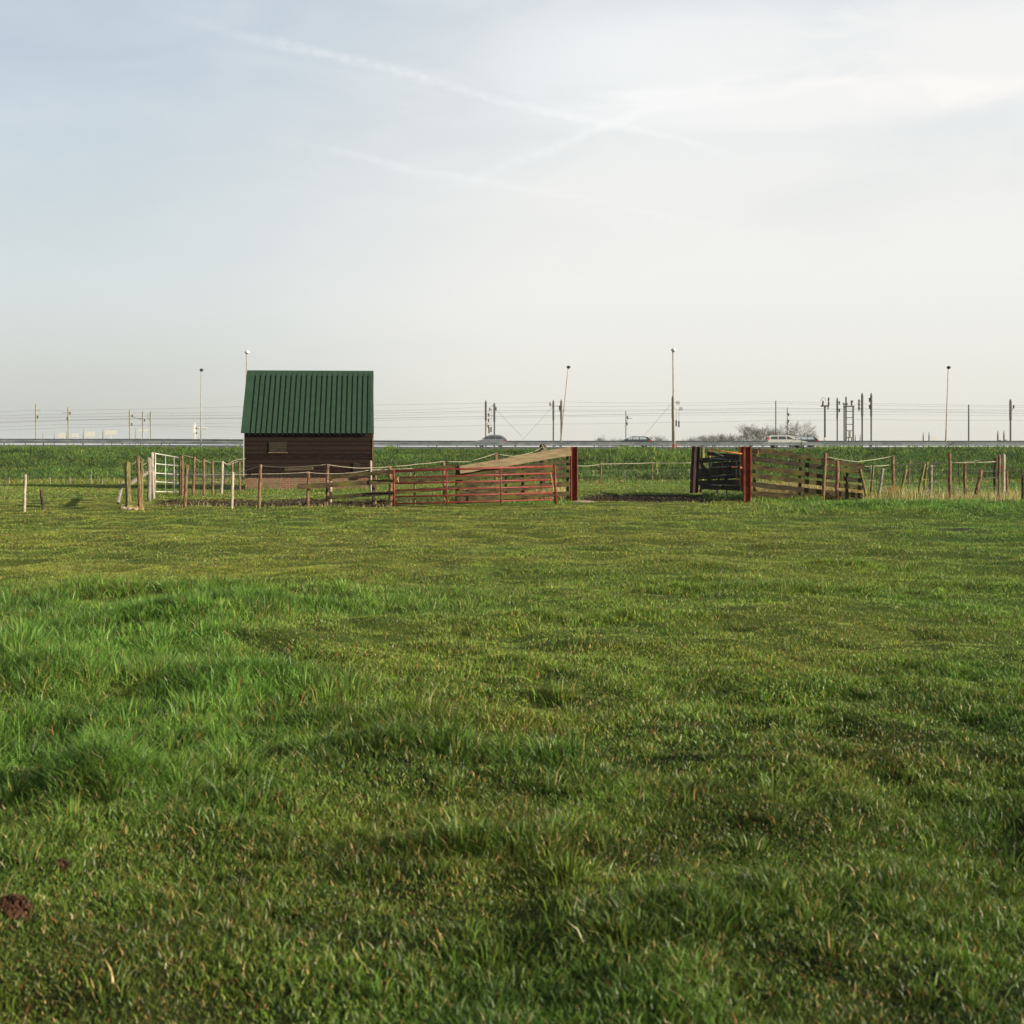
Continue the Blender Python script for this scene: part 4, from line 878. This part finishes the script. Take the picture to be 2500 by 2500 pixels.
# ------------------------------------------------------------------ vegetation (stuff)
def mesh_np(name, V, T, col, m_, label, cat='grass'):
    me = bpy.data.meshes.new(name); me.vertices.add(len(V)); me.vertices.foreach_set('co', V.astype(np.float32).ravel())
    me.loops.add(T.size); me.loops.foreach_set('vertex_index', T.astype(np.int32).ravel())
    me.polygons.add(len(T)); me.polygons.foreach_set('loop_start', (np.arange(len(T)) * 3).astype(np.int32)); me.update(calc_edges=True)
    a = me.attributes.new('tint', 'FLOAT_COLOR', 'POINT'); a.data.foreach_set('color', np.concatenate([col, np.ones((len(col), 1))], 1).astype(np.float32).ravel())
    me.materials.append(m_); o = bpy.data.objects.new(name, me); C.objects.link(o)
    return tag(o, label, cat, kind='stuff')
RS = np.random.RandomState(77)
def blades(x, y, h, w, la, lean, col, seg2=True, z=None):
    n = len(x); z = ground_z(x, y) - .005 if z is None else z; a = RS.rand(n) * 2 * np.pi
    wx, wy = np.cos(a) * w / 2, np.sin(a) * w / 2; lx, ly = np.cos(la) * lean * h, np.sin(la) * lean * h
    up = h * np.sqrt(np.clip(1 - (lean * .8) ** 2, .12, 1))
    p0 = np.stack([x - wx, y - wy, z], -1); p1 = np.stack([x + wx, y + wy, z], -1); tip = np.stack([x + lx, y + ly, z + up], -1)
    if not seg2:
        V = np.stack([p0, p1, tip], 1); T = np.arange(n * 3).reshape(n, 3); return V.reshape(-1, 3), T, np.repeat(col, 3, 0)
    mx, my, mz = x + lx * .34, y + ly * .34, z + up * .62
    m0 = np.stack([mx - wx * .85, my - wy * .85, mz], -1); m1 = np.stack([mx + wx * .85, my + wy * .85, mz], -1)
    V = np.stack([p0, p1, m0, m1, tip], 1); o = np.arange(n)[:, None] * 5
    T = np.concatenate([o + np.array([[0, 1, 3]]), o + np.array([[0, 3, 2]]), o + np.array([[2, 3, 4]])], 0)
    return V.reshape(-1, 3), T, np.repeat(col, 5, 0)
GREEN = np.array([.135, .245, .036]); DEEP = np.array([.100, .215, .032]); OLIVE = np.array([.225, .280, .040]); STRAW = np.array([.48, .34, .13]); CREAM = np.array([.62, .56, .34]); ORANGE = np.array([.34, .15, .045])
def tint(x, y, sfrac=.07):
    n = len(x); d = dry(x, y)[:, None]; l = lush(x, y)[:, None]; k = RS.rand(n, 1)
    c = (GREEN * (1 - d) + OLIVE * d) * (.74 + .34 * sst(y, 5, 12))[:, None]; c = c * (1 - l) + (GREEN * .6 + DEEP * .4) * 1.2 * l  # foreground falloff put into blade colour: nearest grass darker
    c = c * (.40 + 1.15 * k ** 1.3) * (1 + .30 * vnoise(x, y, .42, 81) + .25 * vnoise(x, y, .13, 82))[:, None] * (1 + .10 * RS.randn(n, 1)); c[:, 2:] *= (.8 + .5 * RS.rand(n, 1)); c[:, :1] *= (.8 + .4 * RS.rand(n, 1))
    r = RS.rand(n); f = sfrac * (.3 + 1.4 * d[:, 0])
    s = r < f; c[s] = STRAW * (.5 + .8 * RS.rand(s.sum(), 1)); s = (r >= f) & (r < f * 1.4); c[s] = ORANGE * (.6 + .8 * RS.rand(s.sum(), 1))
    s = r > 1 - .005; c[s] = CREAM  # stray cream blades painted as sun glints, also as small flowers
    return np.clip(c, .005, .8)
def area(d0, d1, dens, side=.39, pad=.8):
    A = side * (d1 ** 2 - d0 ** 2) + 2 * pad * (d1 - d0); n = int(A * dens)
    y = np.sqrt(RS.rand(n) * (d1 ** 2 - d0 ** 2) + d0 ** 2); x = (RS.rand(n) * 2 - 1) * (side * y + pad); return x, y
parts = []; off = 0
def push(V, T, c):
    global off
    parts.append((V, T + off, c)); off += len(V)
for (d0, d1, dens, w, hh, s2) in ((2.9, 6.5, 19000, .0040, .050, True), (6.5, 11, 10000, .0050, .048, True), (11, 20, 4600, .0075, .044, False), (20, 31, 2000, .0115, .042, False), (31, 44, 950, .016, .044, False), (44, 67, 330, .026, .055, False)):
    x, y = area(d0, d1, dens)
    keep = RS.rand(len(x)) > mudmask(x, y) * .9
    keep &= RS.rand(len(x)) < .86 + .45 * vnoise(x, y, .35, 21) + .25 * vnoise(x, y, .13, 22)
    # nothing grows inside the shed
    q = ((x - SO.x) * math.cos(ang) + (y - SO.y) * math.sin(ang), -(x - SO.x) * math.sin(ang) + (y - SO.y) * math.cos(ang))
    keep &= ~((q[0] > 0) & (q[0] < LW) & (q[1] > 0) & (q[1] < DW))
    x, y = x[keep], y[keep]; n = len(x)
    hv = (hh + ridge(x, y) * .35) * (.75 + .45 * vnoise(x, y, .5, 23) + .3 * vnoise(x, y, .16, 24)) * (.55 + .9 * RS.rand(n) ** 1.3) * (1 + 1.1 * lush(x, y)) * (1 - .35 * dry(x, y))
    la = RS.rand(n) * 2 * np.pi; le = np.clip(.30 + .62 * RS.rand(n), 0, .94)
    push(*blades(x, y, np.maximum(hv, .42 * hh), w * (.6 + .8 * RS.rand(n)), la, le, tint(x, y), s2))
# tufts: blades fanning from a common foot
def tufts(cx, cy, hs, nb_, rad, w, s2=True, wide=1.0, cmix=None):
    k = np.repeat(np.arange(len(cx)), nb_); n = len(k); a = RS.rand(n) * 2 * np.pi; r = np.abs(RS.randn(n)) * rad[k]
    x = cx[k] + np.cos(a) * r; y = cy[k] + np.sin(a) * r
    le = np.clip(.30 + .5 * r / rad[k] * .7 + .22 * RS.randn(n), .05, .94)
    la = a + RS.randn(n) * .5; h = hs[k] * (.55 + .6 * RS.rand(n))
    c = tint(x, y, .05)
    if cmix is not None: c = c * (1 - .6) + cmix[k] * .6 * (.75 + .5 * RS.rand(n, 1))
    push(*blades(x, y, h, w * (.7 + .6 * RS.rand(n)), la, le, c, s2))
def seltuft(d0, d1, dens, p): 
    x, y = area(d0, d1, dens); k = RS.rand(len(x)) < p(x, y); return x[k], y[k]
for (d0, d1, dens, nb_, w, s2) in ((3.0, 7, 24, 48, .0046, True), (7, 12, 15, 40, .0050, True), (12, 18, 9, 36, .0065, True)):
    x, y = seltuft(d0, d1, dens, lambda x, y: np.clip(.30 + .35 * vnoise(x, y, .9, 41) + .15 * lush(x, y) - mudmask(x, y), 0, 1))
    n = len(x); tufts(x, y, (.045 + .055 * RS.rand(n) ** 1.5) * (1 + .4 * lush(x, y)), nb_, .030 + .045 * RS.rand(n), w, s2)
# lush long grass at the left
for (d0, d1, dens, nb_, w) in ((5.2, 9, 30, 60, .0050), (9, 17.5, 22, 50, .0062)):
    x, y = seltuft(d0, d1, dens, lambda x, y: np.clip((lush(x, y) - .25) * 1.6 + .5 * vnoise(x, y, .8, 42), 0, 1) * (lush(x, y) > .2))
    n = len(x); tufts(x, y, .10 + .10 * RS.rand(n) * np.clip(1 + vnoise(x, y, 1.3, 43), .3, 2), nb_, .05 + .05 * RS.rand(n), w, True)
for (cx, cy, rx, ry, h) in RIDGES:
    n = int(150 * rx * ry / .12 * min(1, 7 / cy) ** .6); x = cx + RS.randn(n) * rx * .55; y = cy + .10 * (x - cx) + RS.randn(n) * ry * .55
    tufts(x, y, (.05 + h * .75) * (.6 + .6 * RS.rand(n)), 34, .04 + .04 * RS.rand(n), .0048 if cy < 11 else .0062)
big = np.array([(-3.45, 13.6), (-3.1, 13.9), (-2.5, 13.8), (-2.2, 13.5), (-4.4, 13.2), (-4.8, 14.8), (-2.0, 9.9), (-2.4, 10.2), (-2.7, 9.7), (-1.6, 9.4), (-3.0, 9.9), (-1.45, 6.75), (-1.6, 6.6), (-1.75, 6.9), (-1.3, 6.9), (-1.1, 8.8), (-.55, 8.3), (-1.35, 8.5), (.04, 5.55), (.20, 5.2), (-.1, 5.7), (.35, 4.5), (-.05, 4.45), (.9, 4.9), (.28, 8.9), (-.3, 7.3), (-.6, 7.6), (5.1, 18.6), (4.9, 18.3)])
tufts(big[:, 0], big[:, 1], (.13 + .06 * RS.rand(len(big))) * np.where(big[:, 1] < 6, .62, 1.0), 170, .085 + .04 * RS.rand(len(big)), .0052)
# green rim along fences and posts
x, y = seltuft(33, 41.5, 9, lambda x, y: np.clip(sst(x, 3.5, 7) * .9 * (.6 + .6 * vnoise(x, y, .8, 44)), 0, 1)); n = len(x)
tufts(x, y, .10 + .07 * RS.rand(n), 22, .08 + .05 * RS.rand(n), .014, False)
V = np.concatenate([p[0] for p in parts]); T = np.concatenate([p[1] for p in parts]); cc = np.concatenate([p[2] for p in parts])
mesh_np('grass', V, T, cc, M['grass'], 'short green pasture grass with longer tufts at the left'); nblades = len(V)

# dry straw grass by the fences and at the foot of the bank
parts = []; off = 0
def drypatch(px0, px1, d0, d1, n, h0, h1, w, cols=(STRAW, OLIVE * 1.2, CREAM * .7)):
    px = px0 + (px1 - px0) * RS.rand(n); y = d0 + (d1 - d0) * RS.rand(n); x = (px - 1250) * y / F
    c = np.array(cols)[RS.randint(0, len(cols), n)] * (.6 + .7 * RS.rand(n, 1))
    h = h0 + (h1 - h0) * RS.rand(n) * np.clip(.7 + .6 * vnoise(x, y, .7, 51), .2, 1.4)
    push(*blades(x, y, h, w * (.6 + .8 * RS.rand(n)), RS.rand(n) * 6.28, np.clip(.15 + .35 * np.abs(RS.randn(n)), 0, .9), c, True))
drypatch(1120, 1392, 42.6, 44.5, 5000, .15, .62, .013, (STRAW * 1.2, STRAW, CREAM)); drypatch(1837, 2110, 43.3, 45.5, 7000, .15, .62, .013, (STRAW * 1.2, STRAW, CREAM))
drypatch(2110, 2500, 40.0, 44.5, 5200, .12, .50, .011, (STRAW * 1.2, CREAM, OLIVE)); drypatch(2160, 2200, 43, 45, 500, .2, .55, .010, (STRAW, ORANGE * 1.2))
drypatch(940, 1120, 41, 43, 500, .1, .3, .010); drypatch(330, 960, 37.4, 38.6, 420, .06, .18, .010, (STRAW, CREAM * .8, OLIVE))
drypatch(-60, 640, 62, 66, 5200, .08, .28, .022, (OLIVE * .9, STRAW * .8, GREEN)); drypatch(900, 2560, 63.5, 68, 9000, .08, .26, .022, (OLIVE * .9, STRAW * .75, GREEN, GREEN))
drypatch(296, 352, 36.6, 37.5, 420, .05, .16, .012, (CREAM, STRAW * 1.2, ORANGE * 1.4)); drypatch(600, 925, 51.2, 52.6, 900, .06, .22, .014, (GREEN, GREEN, OLIVE))
drypatch(1715, 1815, 43, 48, 1500, .05, .18, .016, (GREEN * .5, DEEP * .5, GREEN * .35)); drypatch(1835, 2010, 41.0, 42.4, 1300, .06, .22, .013, (GREEN, DEEP, OLIVE)); drypatch(1230, 1392, 39.8, 41.8, 900, .05, .16, .012, (GREEN, DEEP))  # first patch, by the dark hurdle: shade put into the blade colours
V = np.concatenate([p[0] for p in parts]); T = np.concatenate([p[1] for p in parts]); cc = np.concatenate([p[2] for p in parts])
mesh_np('dry_grass', V, T, cc, M['grass'], 'dry straw coloured grass along the fences and the foot of the bank')

# leafy plants on the embankment
parts = []; off = 0
n = 62000; y = 66.5 + (147.5 - 66.5) * RS.rand(n) ** 1.25; x = (RS.rand(n) * 2 - 1) * (.40 * y + 4)
pk = RS.rand(n) < .62 + .5 * vnoise(x, y, 3.2, 61) + .3 * vnoise(x, y, 1.2, 62); x, y = x[pk], y[pk]; n = len(x)
hs = (.08 + .20 * RS.rand(n) ** 1.8) * (1 + .5 * vnoise(x, y, 2.6, 63)) * (1 + .25 * sst(x, 5, 18)); hs *= 1 - .78 * sst(y, 98, 126)
hs *= 1 + .9 * (RS.rand(n) < .008)
nb_ = 15; k = np.repeat(np.arange(n), nb_); m_ = len(k); a = RS.rand(m_) * 6.283; r = np.abs(RS.randn(m_)) * .16
bx = x[k] + np.cos(a) * r; by = y[k] + np.sin(a) * r
pc = np.array([[.065, .140, .026], [.040, .098, .022], [.115, .185, .032], [.085, .120, .030]])[RS.randint(0, 4, n)] * (.7 + .6 * RS.rand(n, 1)) * (1 + .45 * vnoise(x, y, 2.2, 66) + .3 * vnoise(x, y, 6, 67))[:, None]
c = pc[k] * (.75 + .5 * RS.rand(m_, 1))
yf = (RS.rand(m_) < .015) & (bx > 2) ; c[yf] = np.array([.42, .40, .04])
bz = ground_z(bx, by) + RS.rand(m_) * hs[k] * .65
push(*blades(bx, by, hs[k] * (.35 + .45 * RS.rand(m_)), .022 + .034 * RS.rand(m_), a + RS.randn(m_) * .6, np.clip(.62 + .3 * RS.randn(m_), .1, .94), c, True, bz - .02))
n = 110000; y = 66 + (147.8 - 66) * RS.rand(n) ** 1.2; x = (RS.rand(n) * 2 - 1) * (.40 * y + 4)
push(*blades(x, y, (.08 + .16 * RS.rand(n)) * (1 - .6 * sst(y, 98, 126)), .03 + .03 * RS.rand(n), RS.rand(n) * 6.28, .2 + .5 * RS.rand(n), (GREEN * .75 * (1 - dry(x, y)[:, None]) + OLIVE * .75 * dry(x, y)[:, None]) * (.6 + .7 * RS.rand(n, 1)), False))
# taller yellow green stems near the opening
for (p0, p1, q0, q1, n) in ((1590, 1700, 80, 98, 170), (1990, 2110, 110, 140, 200), (940, 965, 118, 135, 60), (2180, 2500, 115, 140, 220), (1500, 1600, 85, 120, 160), (0, 590, 100, 145, 90)):
    px = p0 + (p1 - p0) * RS.rand(n); y = q0 + (q1 - q0) * RS.rand(n); x = (px - 1250) * y / F
    k = np.repeat(np.arange(n), 7); m_ = len(k); cc_ = np.array([.12, .20, .035]) * (.7 + .6 * RS.rand(m_, 1)); ys_ = RS.rand(m_) < .04; cc_[ys_] = np.array([.5, .45, .05])
    push(*blades(x[k] + RS.randn(m_) * .06, y[k] + RS.randn(m_) * .06, .14 + .30 * RS.rand(m_), .035 + .025 * RS.rand(m_), RS.rand(m_) * 6.28, .1 + .4 * RS.rand(m_), cc_, True))
V = np.concatenate([p[0] for p in parts]); T = np.concatenate([p[1] for p in parts]); cc = np.concatenate([p[2] for p in parts])
mesh_np('bank_plants', V, T, cc, M['leaf'], 'leafy green weeds covering the road embankment', 'weeds')

# clods of trampled mud and crumbly molehills
rr = random.Random(12); mb = MB()
def clods(px0, px1, d0, d1, n, s0, s1, mb):
    for k in range(n):
        px = rr.uniform(px0, px1); y = rr.uniform(d0, d1); x = (px - 1250) * y / F
        if float(mudmask(x, y)) < .55: continue
        s = rr.uniform(s0, s1); z = gz(x, y); mb.ball((x, y, z + s * .2), s * rr.uniform(.8, 1.4), s * rr.uniform(.8, 1.4), s * rr.uniform(.5, .9), 6, 3)
clods(380, 980, 37.5, 43.5, 1800, .012, .05, mb); clods(1405, 1930, 41.8, 49.5, 2200, .012, .05, mb)
tag(mb.build('mud_clods', M['soil']), 'dark trampled mud clods in the gateway and in front of the shed', 'mud', kind='stuff')
for (x0, y0, r0, n, lb) in ((-1.63, 4.78, .052, 150, 'larger crumbly brown molehill at the lower left edge'), (-1.63, 5.28, .028, 70, 'smaller brown molehill above the larger one at the left')):
    mb = MB(); NR, NA = 16, 40; vs = [(x0, y0, gz(x0, y0) + r0 * .45)]; fs = []
    for i in range(1, NR + 1):
        for k in range(NA):
            an = 6.2832 * k / NA; q = i / NR; rad_ = r0 * 1.5 * q * (1 + .18 * math.sin(an * 3 + x0 * 9) + .1 * math.sin(an * 7)); x = x0 + math.cos(an) * rad_; y = y0 + math.sin(an) * rad_ * .8
            vs.append((x + rr.uniform(-.006, .006), y + rr.uniform(-.006, .006), gz(x, y) + r0 * .50 * (1 - q * q) + rr.uniform(-.018, .014) * (1 - q ** 6) - .012 * (i == NR)))
    for k in range(NA): fs.append((0, 1 + k, 1 + (k + 1) % NA))
    for i in range(NR - 1):
        for k in range(NA): fs.append((1 + i * NA + k, 1 + (i + 1) * NA + k, 1 + (i + 1) * NA + (k + 1) % NA, 1 + i * NA + (k + 1) % NA))
    mb.add(vs, fs)
    tag(centre(mb.build('molehill', M['molehill'])), lb, 'molehill', 'molehills in the grass')
mb = MB(); x0 = P(1414, 1224, 41.8).x
mb.ball((x0 + .12, 41.9, gz(x0, 41.9) + .01), .36, .35, .04, 14, 6); tag(centre(mb.build('concrete_footing', M['post_pale'])), 'pale worn concrete footing beside the middle steel post', 'footing')

# ------------------------------------------------------------------ air
hm = bpy.data.materials.new('haze_air'); hm.use_nodes = True; hn = hm.node_tree; hn.nodes.clear(); hb = NB(hn)
pv = hb.n('ShaderNodeVolumePrincipled', {'Color': (.93, .94, .95, 1), 'Density': .00018, 'Anisotropy': .3})
hn.links.new(pv.outputs[0], hb.n('ShaderNodeOutputMaterial').inputs['Volume'])
HAZE = True
if HAZE:
    z0 = float(ZZ.min()) - 1.0
    o = MB().box(-1750, 1750, -350, 1750, z0, 22).build('haze', hm); tag(o, 'thin pale haze in the air over the flat land', 'haze', kind='stuff')
print('verts in grass', nblades)
